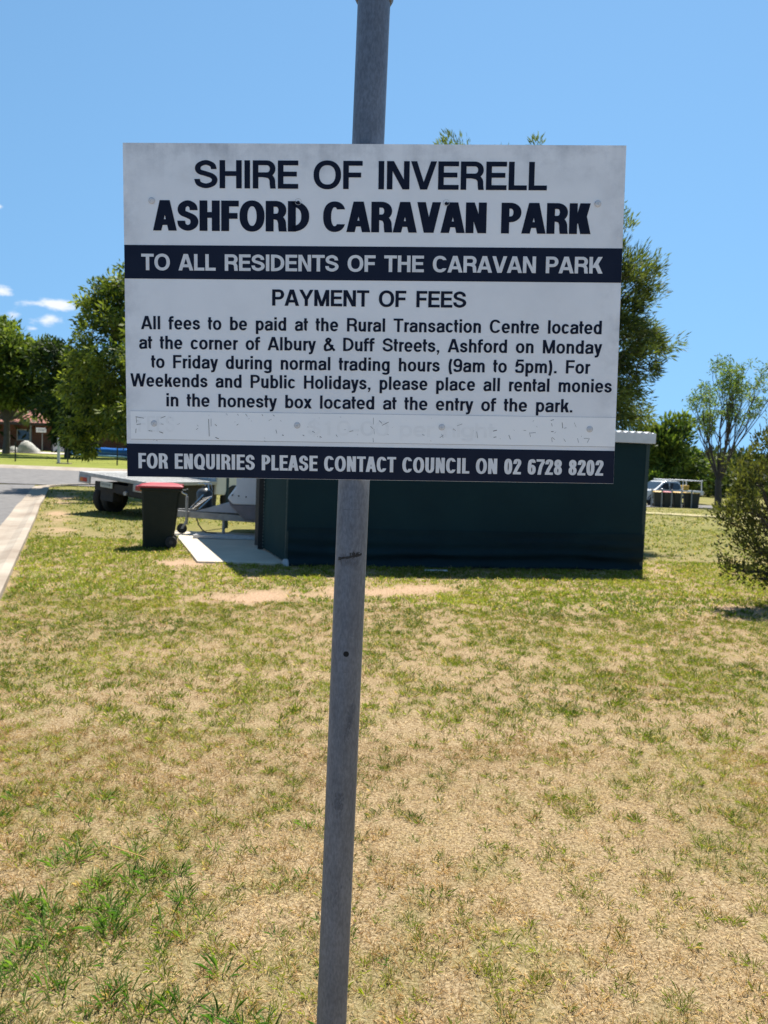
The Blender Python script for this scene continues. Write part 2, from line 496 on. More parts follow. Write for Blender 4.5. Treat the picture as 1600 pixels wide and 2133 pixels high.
# brown half-dead standing tufts and green tufts
def tufts(n, y0, y1, per, L, W, rad_, prob, colA, colB, hue_seed, lean=(.1, .95)):
    x, y = scatter(n, y0, y1); n = len(x)
    k = ~on_hard(x, y) & (R0.uniform(0, 1, n) < prob(x, y))
    x, y = x[k], y[k]; m = len(x)
    size = R0.uniform(.45, 1.3, m) ** 1.0
    cnt = np.maximum(3, (per * size * R0.uniform(.6, 1.4, m)).astype(int))
    idx = np.repeat(np.arange(m), cnt); n2 = len(idx)
    a = R0.uniform(0, 2 * np.pi, n2); r = rad_ * size[idx] * np.sqrt(R0.uniform(0, 1, n2))
    bx = x[idx] + r * np.cos(a); by = y[idx] + r * np.sin(a)
    P = place(bx, by)
    hue = np.clip(fbm(x, y, 1.0, hue_seed)[idx] * 1.5 - .35 + R0.normal(0, .2, n2), 0, 1)
    ln = lean[0] + (lean[1] - lean[0]) * np.clip(r / (rad_ * size[idx]) * .7 + R0.uniform(-.2, .5, n2), 0, 1)
    return (P, L * size[idx] * R0.uniform(.5, 1.3, n2), W * R0.uniform(.7, 1.35, n2), ln, tones(n2, colA, colB, .2, hue), a + R0.normal(0, .6, n2))

pg = lambda x, y: np.clip(.36 + .62 * green_field(x, y) - .08 * (1 - sm(2.2, 3.4, y)) * sm(-.2, .3, x), 0, 1) * (1 - bare(x, y)) ** 2
lushp = lambda x, y: np.clip(gauss(x, y, -1.05, 2.2, .55, .5) * .95 + gauss(x, y, -.5, 2.0, .3, .22) * .9 + gauss(x, y, -1.2, 2.9, .4, .4) * .5, 0, 1) * (vnoise(x, y, .14, 77) > .34)
GA, GB = (.066, .112, .009), (.255, .275, .028)
G = [tufts(5200, 1.75, 4.3, 18, .030, .0020, .021, pg, GA, GB, 31),
     tufts(16000, 4.3, 8.2, 15, .036, .0033, .027, pg, GA, GB, 31),
     tufts(24000, 8.2, 13.5, 9, .046, .0085, .036, pg, (.10, .15, .014), (.28, .295, .038), 31),
     tufts(15000, 13.5, 24, 5, .05, .018, .07, lambda x, y: np.clip(.35 + .5 * green_field(x, y), 0, 1) * (1 - bare(x, y)), (.09, .125, .014), (.21, .21, .036), 31),
     tufts(11000, 24, 46, 5, .07, .034, .14, lambda x, y: np.clip(.25 + .6 * fbm(x, y, 3.0, 44), 0, 1), (.075, .10, .012), (.18, .18, .032), 31),
     tufts(2000, 1.75, 3.4, 16, .048, .0030, .028, lushp, (.050, .125, .016), (.17, .26, .045), 33)]
for g_ in G[:5]:                      # some blades in every tuft have dried off
    k_ = R0.uniform(0, 1, len(g_[4])) < .17
    g_[4][k_] = tones(int(k_.sum()), (.30, .19, .07), (.55, .42, .22))
cat_ = [np.concatenate([p[i] for p in G]) for i in range(6)]
blades('green_grass', cat_[0], cat_[1], cat_[2], cat_[3], cat_[4], 'scattered tufts of living green grass pushing through the dry lawn', grass_m, bend=.45, az=cat_[5])
pb = lambda x, y: np.clip(.16 + .55 * gauss(x, y, -1.55, 3.6, .8, .7) + .75 * gauss(x, y, -.05, 2.25, .55, .35) + .35 * gauss(x, y, .7, 2.3, .5, .4) + sm(.42, .66, fbm(x, y, .7, 61)) * .8, 0, 1) * (1 - bare(x, y))
D = [tufts(6500, 1.75, 4.3, 10, .026, .0022, .022, pb, (.22, .115, .032), (.56, .37, .16), 35, (.2, 1.1)),
     tufts(5200, 4.3, 8.5, 8, .030, .0036, .028, pb, (.22, .13, .04), (.46, .33, .15), 35, (.3, 1.2))]
cat_ = [np.concatenate([p[i] for p in D]) for i in range(6)]
blades('withered_grass', cat_[0], cat_[1], cat_[2], cat_[3], cat_[4], 'brown withered grass clumps between the green tufts of the lawn', straw_m, bend=.3, az=cat_[5])

# ------------------------------------------------------------------ roads and kerbs
def drape(name, rows, m, lift, closed=False):
    """rows: list of rows of (x, y, dz)"""
    b = MB(); n = len(rows[0])
    vs = [(x, y, gzf(x, y) + lift + dz) for r in rows for (x, y, dz) in r]
    fs = [(i * n + k, i * n + k + 1, (i + 1) * n + k + 1, (i + 1) * n + k) for i in range(len(rows) - 1) for k in range(n - 1)]
    b.add(vs, fs)
    o = b.build(name, m, smooth=False); structure(o); return o
asph = mat('asphalt', (.20, .188, .178), .9, var=.2, nscale=3, bump=.35, bscale=160, c2=(.125, .119, .114), spec=.25)
conc = mat('kerb_concrete', (.40, .345, .275), .85, nscale=.9, bump=.3, bscale=70, c2=(.25, .195, .145), spec=.25)
rows = []
for xx in list(np.arange(-120, -8, 2.0)) + list(np.arange(-8, 90, 1.5)):
    yc = float(cross_road_y(xx)); hw = float(np.interp(xx, [-12, -2], [6.8, 3.4]))
    rows.append([(xx, yc + v * hw, 0) for v in np.linspace(-1, 1, 9)])
drape('cross_road', rows, asph, .016)
rows = []
for s in np.arange(-18, 25.1, 1.0):
    p = K0 + KD * s
    rows.append([(p.x + KN.x * d, p.y + KN.y * d, 0) for d in np.linspace(-7.6, -.54, 8)])
drape('side_road', rows, asph, .022)
# near kerb: flat top, sloping face, gutter pan
rows = []
prof = [(.0, -.03), (.0, .045), (-.11, .047), (-.24, .008), (-.40, -.004), (-.56, .006), (-.56, -.03)]
path = [K0 + KD * s for s in np.arange(-18, 23.6, .6)]
c = path[-1] ; ang0 = math.atan2(KD.y, KD.x)
for k in range(1, 13):            # corner sweeping right into the cross road
    a = ang0 - (ang0 - rad(4)) * k / 12
    path.append(path[-1] + Vector((math.cos(a), math.sin(a), 0)) * .42)
for k in range(14): path.append(path[-1] + Vector((1, .05, 0)) * .6)
for i, p in enumerate(path):
    t = (path[min(i + 1, len(path) - 1)] - path[max(i - 1, 0)]).normalized(); nrm = Vector((t.y, -t.x, 0))
    rows.append([(p.x + nrm.x * d, p.y + nrm.y * d, dz) for d, dz in prof])
drape('kerb', rows, conc, .024)
rows = [[(xx, 45.0 + dy, dz) for dy, dz in [(-.9, -.02), (-.6, .03), (.1, .12), (.5, .13), (.5, -.05)]] for xx in np.arange(-110, -3, 1.5)]
drape('far_kerb', rows, conc, .02)
dirt = mat('dirt_path', (.40, .33, .20), .95, nscale=3, c2=(.27, .25, .10), spec=.1)
pp = [(1, 43), (6, 41.5), (11, 39.2), (16, 36.2), (24, 33.5), (40, 31)]
rows = [[(x - .1 * v, y + v * 1.7, 0) for v in (-1, 0, 1)] for x, y in [(float(u), float(np.interp(u, [p[0] for p in pp], [p[1] for p in pp]))) for u in np.arange(1, 40, 1.0)]]
drape('footpath', rows, dirt, .03)

# ------------------------------------------------------------------ lettering (a grotesque drawn with strokes)
def arc(cx, cy, rx, ry, a0, a1, n=None, e=2.3):
    n = n or max(4, int(abs(a1 - a0) / 9))
    out = []
    for i in range(n + 1):
        a = rad(a0 + (a1 - a0) * i / n); c, s = math.cos(a), math.sin(a)
        out.append((cx + rx * math.copysign(abs(c) ** (2 / e), c), cy + ry * math.copysign(abs(s) ** (2 / e), s)))
    return out

def spline(p, n=7):
    q = [p[0]] + list(p) + [p[-1]]; out = []
    for i in range(1, len(q) - 2):
        for k in range(n):
            t = k / n; a, b, c, d = q[i - 1], q[i], q[i + 1], q[i + 2]
            out.append(tuple(.5 * (2 * b[j] + (c[j] - a[j]) * t + (2 * a[j] - 5 * b[j] + 4 * c[j] - d[j]) * t * t + (3 * b[j] - a[j] - 3 * c[j] + d[j]) * t ** 3) for j in (0, 1)))
    out.append(p[-1]); return out

XH = .735
def glyph(ch, k, t, th):
    """returns (left bearing, width, right bearing, strokes); cap height 1"""
    S = []                          # each: (points, cap at start, cap at end, closed)
    def st(p, a=None, b=None, cl=False): S.append((p, a, b, cl))
    def hp(x0, y0, x1, y1, tw): S.append(('par', x0, y0, x1, y1, tw))
    def vbar(x, y0=0, y1=1): hp(x, y0, x, y1, t)
    def hbar(x0, x1, y): S.append(('bar', x0, x1, y))
    sb, rb, db = .075, .04, .0
    B, T = th / 2, 1 - th / 2
    W = {'A': .90, 'C': .86, 'D': .80, 'E': .70, 'F': .66, 'H': .76, 'K': .80, 'L': .62, 'M': .92, 'N': .77, 'O': .94, 'P': .74, 'Q': .94,
         'R': .79, 'S': .80, 'T': .76, 'U': .76, 'V': .88, 'W': 1.24, 'Y': .88, 'a': .64, 'b': .62, 'c': .60, 'd': .62, 'e': .64, 'f': .40,
         'g': .62, 'h': .58, 'k': .60, 'm': .92, 'n': .58, 'o': .66, 'p': .62, 'r': .36, 's': .58, 't': .34, 'u': .58, 'x': .62, 'y': .62,
         '&': .86, '(': .26, ')': .26, '$': .66, '-': .36}
    w = (W.get(ch, .68)) * k
    L, R = t / 2, w - t / 2
    l, r = sb, sb
    if ch == 'A':
        l = r = db; tw = t * 1.06; ap = tw * .10
        hp(tw / 2, 0, w / 2 - ap, 1, tw); hp(w - tw / 2, 0, w / 2 + ap, 1, tw)
        y = .30; ins = (w / 2 - tw) * y + tw * .5; hbar(ins, w - ins, y - th * .1)
    elif ch in 'Cc':
        l, r = rb, rb * .6; h = 1 if ch == 'C' else XH; T = h - B
        st(arc(w / 2, h / 2, w / 2 - L, h / 2 - B, 34, 326, 34), 'h', 'h')
    elif ch == 'D':
        r = rb; vbar(L); ry = .5 - B; rx = min(w * .62, w - t)
        st([(t, T)] + arc(R - rx, .5, rx, ry, 90, -90, 20, 2.25) + [(t, B)])
    elif ch in 'EF':
        r = .03; vbar(L); hbar(t, w, T); hbar(t, w * .93, .52 if ch == 'E' else .50)
        if ch == 'E': hbar(t, w, B)
    elif ch == 'H': vbar(L); vbar(R); hbar(t, w - t, .525)
    elif ch in 'Iil|':
        w = t
        if ch == 'i': hp(L, 0, L, XH, t); hp(L, 1 - th * 1.1, L, 1, t)
        else: vbar(L)
    elif ch == 'K':
        r = 0; vbar(L); tw = t * 1.28
        hp(t - .05 * t + tw * .28, .34, w - tw * .58, 1, tw); hp(w - tw * .5, 0, t + (w - t) * .30, .60, tw)
    elif ch == 'L': r = .02; vbar(L); hbar(t, w, B)
    elif ch == 'M':
        vbar(L); vbar(R); tw = t * 1.0; hp(t * .6, 1, w / 2, 0, tw); hp(w - t * .6, 1, w / 2, 0, tw)
    elif ch == 'N': vbar(L); vbar(R); hp(t * .62, 1, w - t * .62, 0, t * (1.2 if t < .21 else .92))
    elif ch in 'OQ':
        l = r = rb; st(arc(w / 2, .5, w / 2 - L, .5 - B + .012, 0, 360, 40, 2.2), cl=True)
        if ch == 'Q': hp(w - t * .55, -.03, w * .56, .25, t * 1.05)
    elif ch in 'PR':
        r = .035; vbar(L); m = .46 if ch == 'P' else .49; ry = (T - m) / 2; rx = min(ry * 1.05, w * .4)
        Rr = R if ch == 'P' else R - .015
        st([(t, T), (Rr - rx, T)] + arc(Rr - rx, m + ry, rx, ry, 90, -90, 16, 2.1) + [(t, m)])
        if ch == 'R':
            st(spline([(w * .45, m), (R - w * .16, m - .05), (R - .035, m - .17), (R - .02, .16), (R, 0)]), None, 'h')
    elif ch in 'Ss$':
        l = r = rb; h = 1 if ch != 's' else XH
        P = [(.955, .72), (.86, .90), (.5, 1.0), (.14, .905), (.04, .745), (.15, .605), (.5, .52), (.86, .42), (1.0, .265), (.88, .09), (.5, 0), (.11, .095), (.0, .29)]
        st([(L + (R - L) * a, B + (h - 2 * B) * b) for a, b in spline(P, 6)], 'h', 'h')
        if ch == '$': hp(w / 2, -.1, w / 2, 1.1, t * .5)
    elif ch == 'T': l = r = .01; hp(w / 2, 0, w / 2, 1 - th, t); hbar(0, w, T)
    elif ch in 'Uu':
        h = 1 if ch == 'U' else XH
        if ch == 'U': st([(L, 1)] + arc(w / 2, .34, w / 2 - L, .34 - B, 180, 360, 20, 2.2) + [(R, 1)], 'h', 'h')
        else:
            vbar(R, 0, XH); st([(L, XH)] + arc(w * .47, .24, w * .47 - L, .24 - B, 180, 270, 9, 2.2) + [(R, .20)], 'h')
    elif ch == 'V': l = r = db; tw = t * 1.06; hp(tw / 2, 1, w / 2 - tw * .08, 0, tw); hp(w - tw / 2, 1, w / 2 + tw * .08, 0, tw)
    elif ch == 'W':
        l = r = db; tw = t * 1.02
        hp(tw / 2, 1, w * .26, 0, tw); hp(w / 2 - tw * .06, 1, w * .26 + tw * .1, 0, tw); hp(w / 2 + tw * .06, 1, w * .74 - tw * .1, 0, tw); hp(w - tw / 2, 1, w * .74, 0, tw)
    elif ch == 'Y': l = r = db; tw = t * 1.08; hp(tw / 2, 1, w / 2, .40, tw); hp(w - tw / 2, 1, w / 2, .40, tw); hp(w / 2, 0, w / 2, .44, t)
    elif ch == 'a':
        l, r = rb, .03; T = XH - B; R2 = R - .02
        st(spline([(L + .03, .50), (L + .06, .62), (w * .46, T), (R2 - .04, T - .05), (R2, .53), (R2, .15), (R2 + .03, .04)]), 'h', 'h')
        st(spline([(R2, .43), (w * .5, .405), (L + .05, .34), (L, .20), (L + .06, .07), (w * .42, B), (R2 - .07, .10), (R2, .22)]))
    elif ch in 'bpdq':
        T = XH - B; up = ch in 'bd'; left = ch in 'bp'; x = L if left else R
        hp(x, 0 if up else -.27, x, 1 if up else XH, t)
        l, r = (sb, rb) if left else (rb, sb)
        st(arc(w / 2, XH / 2, w / 2 - L, XH / 2 - B + .006, 0, 360, 32, 2.2), cl=True)
    elif ch == 'e':
        l = r = rb
        st(arc(w / 2, XH / 2, w / 2 - L, XH / 2 - B + .006, 8, 322, 32, 2.2), 'h', 'h'); S.append(('bar2', L + t * .3, R + t * .36, XH * .49, th * .86))
    elif ch == 'f':
        l = r = .015; x = w * .38
        st([(x, 0), (x, .82)] + arc(x + w * .44, .82, w * .44, .18 - B, 180, 90, 8) + [(w, 1 - B)], 'h'); hbar(0, w, XH - B)
    elif ch == 't':
        l = r = .015; x = w * .42
        st([(x, .95), (x, .19)] + arc(x + w * .36, .19, w * .36, .19 - B, 180, 262, 8), 'h'); hbar(0, w, XH - B)
    elif ch == 'g':
        l = rb; st(arc(w / 2, XH / 2, w / 2 - L, XH / 2 - B + .006, 0, 360, 32, 2.2), cl=True)
        st([(R, XH), (R, -.08)] + arc(w / 2, -.08, w / 2 - L, .2 - B, 0, -152, 16, 2.2), 'h', 'h')
    elif ch in 'hn':
        hp(L, 0, L, 1 if ch == 'h' else XH, t)
        st([(L, XH - .2)] + arc(w * .54, XH - .25, R - w * .54, .25 - B, 118, 0, 10, 2.2) + [(R, 0)], None, 'h')
    elif ch == 'm':
        hp(L, 0, L, XH, t); m = w / 2
        for a, b in ((L, m), (m, R)):
            st([(a, XH - .2)] + arc((a + b) / 2 + .03, XH - .25, b - (a + b) / 2 - .03, .25 - B, 118, 0, 10, 2.2) + [(b, 0)], None, 'h')
    elif ch == 'k':
        r = 0; vbar(L); tw = t * 1.15; hp(t + tw * .2, .26, w - tw * .62, XH, tw); hp(w - tw * .5, 0, t + (w - t) * .36, .46, tw)
    elif ch == 'o': l = r = rb; st(arc(w / 2, XH / 2, w / 2 - L, XH / 2 - B + .006, 0, 360, 32, 2.2), cl=True)
    elif ch == 'r': r = .0; hp(L, 0, L, XH, t); st(spline([(L, XH - .27), (L + .06, XH - .13), (w * .68, XH - B - .02), (w, XH - B)]))
    elif ch == 'x': l = r = 0; tw = t * 1.14; hp(tw / 2, 0, w - tw / 2, XH, tw); hp(tw / 2, XH, w - tw / 2, 0, tw)
    elif ch == 'y':
        l = r = 0; tw = t * 1.05; hp(tw / 2, XH, w / 2, 0, tw)
        st([(w - tw / 2, XH), (w * .47, -.10)] + [(w * .40, -.18), (w * .28, -.27 + B), (w * .12, -.27 + B)], 'h')
    elif ch == '&':
        l, r = rb, 0
        st(spline([(w * .97, .02), (w * .36, .62), (w * .24, .80), (w * .40, T), (w * .58, .82), (w * .46, .66), (w * .14, .42), (L, .24), (w * .16, .06), (w * .38, B), (w * .62, .14), (w * .78, .46)]), None, None)
    elif ch == ',': w = t; hp(L, 0, L, th, t); hp(L * .5, -.19, L * 1.5, .01, t * .5)
    elif ch == '.': w = t; hp(L, 0, L, th * 1.1, t)
    elif ch == '(': st(arc(w + .14, .40, w + .14 - L, .72, 128, 232, 14, 2))
    elif ch == ')': st(arc(-.14, .40, w + .14 - L, .72, 52, -52, 14, 2))
    elif ch == '-': hbar(0, w, .36)
    elif ch == '0': l = r = rb; st(arc(w / 2, .5, w / 2 - L, .5 - B + .01, 0, 360, 36, 2.3), cl=True)
    elif ch == '1': hp(w * .5, 0, w * .5, 1, t); hbar(w * .12, w * .5, .78)
    elif ch == '2':
        l = r = rb; st(spline([(L, .68), (L + .05, .88), (w * .5, T), (R - .02, .88), (R, .70), (R - .1, .50), (w * .4, .30), (L, .04)]), 'h'); hbar(0, w, B)
    elif ch == '5':
        l = r = rb; hbar(w * .18, w * .95, T); hp(w * .15, .44, w * .22, 1 - th, t * .95)
        st(spline([(w * .16, .52), (w * .5, .645), (R - .02, .54), (R, .34), (R - .06, .10), (w * .46, B), (L + .03, .10), (L, .26)]), None, 'h')
    elif ch in '69':
        l = r = rb
        pts = [arc(w / 2, .32, w / 2 - L, .32 - B, 0, 360, 30, 2.2), spline([(L, .32), (L, .60), (L + .05, .86), (w * .54, T), (R - .05, .90), (R - .01, .77)])]
        if ch == '9': pts = [[(w - a, 1 - b) for a, b in p] for p in pts]
        st(pts[0], cl=True); st(pts[1], None, 'h')
    elif ch == '7': l = r = .02; hbar(0, w, T); st(spline([(R + t * .2, 1 - th), (w * .55, .52), (w * .36, 0)]), 'h', 'h')
    elif ch == '8':
        l = r = rb; st(arc(w / 2, .735, w / 2 - L - .02, .265 - B, 0, 360, 28, 2.2), cl=True); st(arc(w / 2, .285, w / 2 - L, .285 - B, 0, 360, 28, 2.2), cl=True)
    return l, w, r, S

def glyph_polys(S, t, th):
    out = []
    for s in S:
        if s[0] == 'par':
            _, x0, y0, x1, y1, tw = s
            if y0 > y1: x0, y0, x1, y1 = x1, y1, x0, y0
            out.append([[(x0 - tw / 2, y0), (x0 + tw / 2, y0), (x1 + tw / 2, y1), (x1 - tw / 2, y1)]])
        elif s[0] == 'bar':
            _, x0, x1, y = s; out.append([[(x0, y - th / 2), (x1, y - th / 2), (x1, y + th / 2), (x0, y + th / 2)]])
        elif s[0] == 'bar2':
            _, x0, x1, y, h = s; out.append([[(x0, y - h / 2), (x1, y - h / 2), (x1, y + h / 2), (x0, y + h / 2)]])
        else:
            p, ca_, cb_, cl = s
            if cl: p = p[:-1]
            n = len(p); A = []; Bq = []
            for i in range(n):
                a = p[(i - 1) % n] if (cl or i > 0) else p[i]; b = p[(i + 1) % n] if (cl or i < n - 1) else p[i]
                dx, dy = b[0] - a[0], b[1] - a[1]; m = math.hypot(dx, dy) or 1
                nxx, nyy = -dy / m, dx / m
                ox, oy = nxx * t / 2, nyy * th / 2
                cap = ca_ if (i == 0 and not cl) else cb_ if (i == n - 1 and not cl) else None
                if cap == 'h': ox, oy = math.copysign(t / 2 * 1.0, nxx), 0
                A.append((p[i][0] + ox, p[i][1] + oy)); Bq.append((p[i][0] - ox, p[i][1] - oy))
            qs = []
            for i in range(n if cl else n - 1):
                j = (i + 1) % n
                qs.append([A[i], A[j], Bq[j], Bq[i]])
            out.append(qs)
    return out

def text_line(txt, u0, v0, u1, v1, cap, t, th, y, m, parent, space=.52, name='lettering', trk=.68):
    """one line of lettering on the panel plane (x, z); ink runs from u0 to u1, baselines v0..v1"""
    width = math.hypot(u1 - u0, v1 - v0) / cap
    def layout(k):
        x = 0; L = []
        first = True
        for ch in txt:
            if ch == ' ': x += space * (.6 + .4 * k); continue
            l, w, r, S = glyph(ch, k, t, th)
            l *= trk; r *= trk
            if first: l = 0; first = False
            L.append((x + l, S)); x += l + w + r; last = r
        return x - last, L
    lo, hi = .4, 1.8
    for _ in range(40):
        k = .5 * (lo + hi)
        if layout(k)[0] < width: lo = k
        else: hi = k
    _, L = layout(k)
    b = MB(); a = math.atan2(v1 - v0, u1 - u0); c, s = math.cos(a) * cap, math.sin(a) * cap
    for x, S in L:
        for i, qs in enumerate(glyph_polys(S, t, th)):
            for q4 in qs:
                b.add([(u0 + (x + px) * c - py * s, y - i * .00005, v0 + (x + px) * s + py * c) for px, py in q4], [(0, 1, 2, 3)])
    return b.build(name, m, parent)

# ------------------------------------------------------------------ the notice sign
galv = bpy.data.materials.new('galvanised_steel'); galv.use_nodes = True
def setup_galv(m):
    nt = m.node_tree; bs = nt.nodes['Principled BSDF']
    tcn = N(nt, 'ShaderNodeTexCoord')
    def nz_(scale, detail, stretch=(1, 1, 1)):
        mpn = N(nt, 'ShaderNodeMapping'); mpn.inputs['Scale'].default_value = stretch
        nt.links.new(tcn.outputs['Object'], mpn.inputs['Vector'])
        n = N(nt, 'ShaderNodeTexNoise'); n.inputs['Scale'].default_value = scale; n.inputs['Detail'].default_value = detail; n.inputs['Roughness'].default_value = .65
        nt.links.new(mpn.outputs['Vector'], n.inputs['Vector']); return n
    a = nz_(22, 6, (1, 1, .35)); b = nz_(240, 3, (1, 1, .4)); c = nz_(7, 8, (2.5, 2.5, .5))
    r = N(nt, 'ShaderNodeValToRGB'); r.color_ramp.elements[0].position = .3; r.color_ramp.elements[1].position = .72
    r.color_ramp.elements[0].color = (.112, .128, .160, 1); r.color_ramp.elements[1].color = (.19, .212, .255, 1)
    nt.links.new(a.outputs['Fac'], r.inputs['Fac'])
    r2 = N(nt, 'ShaderNodeValToRGB'); r2.color_ramp.elements[0].position = .38; r2.color_ramp.elements[1].position = .62
    r2.color_ramp.elements[0].color = (.78, .78, .78, 1); r2.color_ramp.elements[1].color = (1.08, 1.08, 1.08, 1)
    nt.links.new(b.outputs['Fac'], r2.inputs['Fac'])
    mx = N(nt, 'ShaderNodeMix', data_type='RGBA', blend_type='MULTIPLY'); mx.inputs['Factor'].default_value = 1
    nt.links.new(r.outputs['Color'], mx.inputs[6]); nt.links.new(r2.outputs['Color'], mx.inputs[7])
    r3 = N(nt, 'ShaderNodeValToRGB'); r3.color_ramp.elements[0].position = .62; r3.color_ramp.elements[1].position = .70
    r3.color_ramp.elements[0].color = (0, 0, 0, 1); r3.color_ramp.elements[1].color = (.55, .55, .55, 1)
    nt.links.new(c.outputs['Fac'], r3.inputs['Fac'])
    mx2 = N(nt, 'ShaderNodeMix', data_type='RGBA'); nt.links.new(r3.outputs['Color'], mx2.inputs['Factor'])
    nt.links.new(mx.outputs[2], mx2.inputs[6]); mx2.inputs[7].default_value = (.075, .075, .078, 1)
    nt.links.new(mx2.outputs[2], bs.inputs['Base Color'])
    bs.inputs['Metallic'].default_value = .35; bs.inputs['Roughness'].default_value = .52
setup_galv(galv)

white_panel = bpy.data.materials.new('weathered_white_aluminium'); white_panel.use_nodes = True
def setup_panel(m, base, grime, speck=True):
    nt = m.node_tree; bs = nt.nodes['Principled BSDF']
    tcn = N(nt, 'ShaderNodeTexCoord')
    def nz_(scale, detail, rough=.65, stretch=(1, 1, 1)):
        mpn = N(nt, 'ShaderNodeMapping'); mpn.inputs['Scale'].default_value = stretch
        nt.links.new(tcn.outputs['Object'], mpn.inputs['Vector'])
        n = N(nt, 'ShaderNodeTexNoise'); n.inputs['Scale'].default_value = scale; n.inputs['Detail'].default_value = detail; n.inputs['Roughness'].default_value = rough
        nt.links.new(mpn.outputs['Vector'], n.inputs['Vector']); return n.outputs['Fac']
    def mrange(v, a, b, c, d):
        r = N(nt, 'ShaderNodeMapRange'); r.inputs['From Min'].default_value = a; r.inputs['From Max'].default_value = b
        r.inputs['To Min'].default_value = c; r.inputs['To Max'].default_value = d; nt.links.new(v, r.inputs['Value']); return r.outputs['Result']
    def mth(op, a, b):
        q = N(nt, 'ShaderNodeMath', operation=op)
        for i, v in enumerate((a, b)):
            if isinstance(v, (int, float)): q.inputs[i].default_value = v
            else: nt.links.new(v, q.inputs[i])
        return q.outputs[0]
    sp = N(nt, 'ShaderNodeSeparateXYZ'); nt.links.new(tcn.outputs['Object'], sp.inputs[0])
    # dirt settles along the top and side edges, in blotches and faint vertical runs
    top = mrange(sp.outputs['Z'], .22, .30, 0, 1)
    ax = mth('ABSOLUTE', sp.outputs['X'], 0); side = mrange(ax, .40, .45, 0, .8)
    edge = mth('MAXIMUM', top, side)
    blot = mrange(nz_(16, 8), .42, .66, 0, 1)
    runs = mrange(nz_(30, 4, .6, (1, 1, .08)), .5, .75, 0, .45)
    d1 = mth('MULTIPLY', edge, blot); d2 = mth('MULTIPLY', top, runs); d3 = mth('MULTIPLY', mrange(nz_(5, 7), .45, .75, 0, 1), .28)
    d = mth('ADD', mth('ADD', d1, d2), d3)
    mx = N(nt, 'ShaderNodeMix', data_type='RGBA'); q = N(nt, 'ShaderNodeMath', operation='MULTIPLY'); q.use_clamp = True
    nt.links.new(d, q.inputs[0]); q.inputs[1].default_value = .62
    nt.links.new(q.outputs[0], mx.inputs['Factor']); mx.inputs[6].default_value = (*base, 1); mx.inputs[7].default_value = (*grime, 1)
    outc = mx.outputs[2]
    if speck:
        m1 = mrange(nz_(420, 2), .74, .78, 0, 1); m2 = mrange(nz_(9, 5), .5, .62, 0, .8)
        mx2 = N(nt, 'ShaderNodeMix', data_type='RGBA'); nt.links.new(mth('MULTIPLY', m1, m2), mx2.inputs['Factor'])
        nt.links.new(outc, mx2.inputs[6]); mx2.inputs[7].default_value = (.16, .15, .15, 1); outc = mx2.outputs[2]
    nt.links.new(outc, bs.inputs['Base Color'])
    nt.links.new(mrange(nz_(12, 5), .3, .7, .38, .6), bs.inputs['Roughness']); bs.inputs['Specular IOR Level'].default_value = .35
setup_panel(white_panel, (.86, .865, .885), (.40, .41, .44))
strip_m = bpy.data.materials.new('white_vinyl_strip'); strip_m.use_nodes = True
setup_panel(strip_m, (.93, .93, .935), (.74, .74, .75), False)
navy = mat('navy_vinyl', (.0065, .0105, .028), .55, nscale=14, c2=(.011, .016, .036), spec=.16)
ink = mat('dark_navy_lettering', (.006, .009, .024), .55, nscale=30, c2=(.010, .014, .032), spec=.14)
cut = mat('white_lettering', (.80, .80, .81), .5, nscale=20, c2=(.66, .66, .68), spec=.3)
ghost = mat('faded_lettering', (.845, .845, .85), .5, nscale=40, c2=(.915, .915, .92), spec=.3)
resid = mat('black_adhesive_residue', (.05, .05, .055), .8, nscale=60)
alu = mat('bare_aluminium', (.55, .56, .58), .45, metal=.7, nscale=20)

sign = thing('notice_sign', 'white and navy caravan park fees notice board bolted to a grey steel post', 'sign', (-.0684, 1.455, 0))
PO = Vector((-.0684, 1.455, 0))
# a slightly leaning pipe; the joint collar and wider sleeve come above the board
def post_axis(z): return (.0061 * z, 0, z)
pst = MB().tube([post_axis(z) for z in (-.3, .5, 1.2, 1.9, 2.6)], .0297, 48).build('post', galv, sign, smooth=True)
slv = MB().tube([post_axis(2.408), post_axis(2.414), post_axis(2.43), post_axis(3.3)], [.0318, .0352, .0358, .0358], 48).build('post_collar', galv, sign, smooth=True)
MB().tube([post_axis(2.414), post_axis(2.43)], [.001, .004], 6).build('collar_screw', alu, slv)
def patch(name, z, phi0, phi1, outline, m, lift):
    """thin patch following the pipe: outline of (angle 0..1, height) pairs"""
    b = MB(); n = len(outline); vs = []
    for a, h in outline:
        ph = phi0 + (phi1 - phi0) * a; r = .0297 + lift; cx = .0061 * (z + h)
        vs.append((cx + r * math.sin(ph), -r * math.cos(ph), z + h))
    cxa = sum(p[0] for p in outline) / n; ch = sum(p[1] for p in outline) / n
    ph = phi0 + (phi1 - phi0) * cxa; r = .0297 + lift
    vs.append((.0061 * (z + ch) + r * math.sin(ph), -r * math.cos(ph), z + ch))
    b.add(vs, [(k, (k + 1) % n, n) for k in range(n)]); return b.build(name, m, pst)
black_m = mat('black_paint_smear', (.010, .010, .011), .8, nscale=80, c2=(.035, .035, .037))
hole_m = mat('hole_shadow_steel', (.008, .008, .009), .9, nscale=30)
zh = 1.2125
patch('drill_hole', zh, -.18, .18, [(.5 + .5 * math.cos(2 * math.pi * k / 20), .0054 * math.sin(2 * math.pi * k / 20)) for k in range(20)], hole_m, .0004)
zs = 1.398
rr = random.Random(4)
b = MB(); q = random.Random(12); cols = []
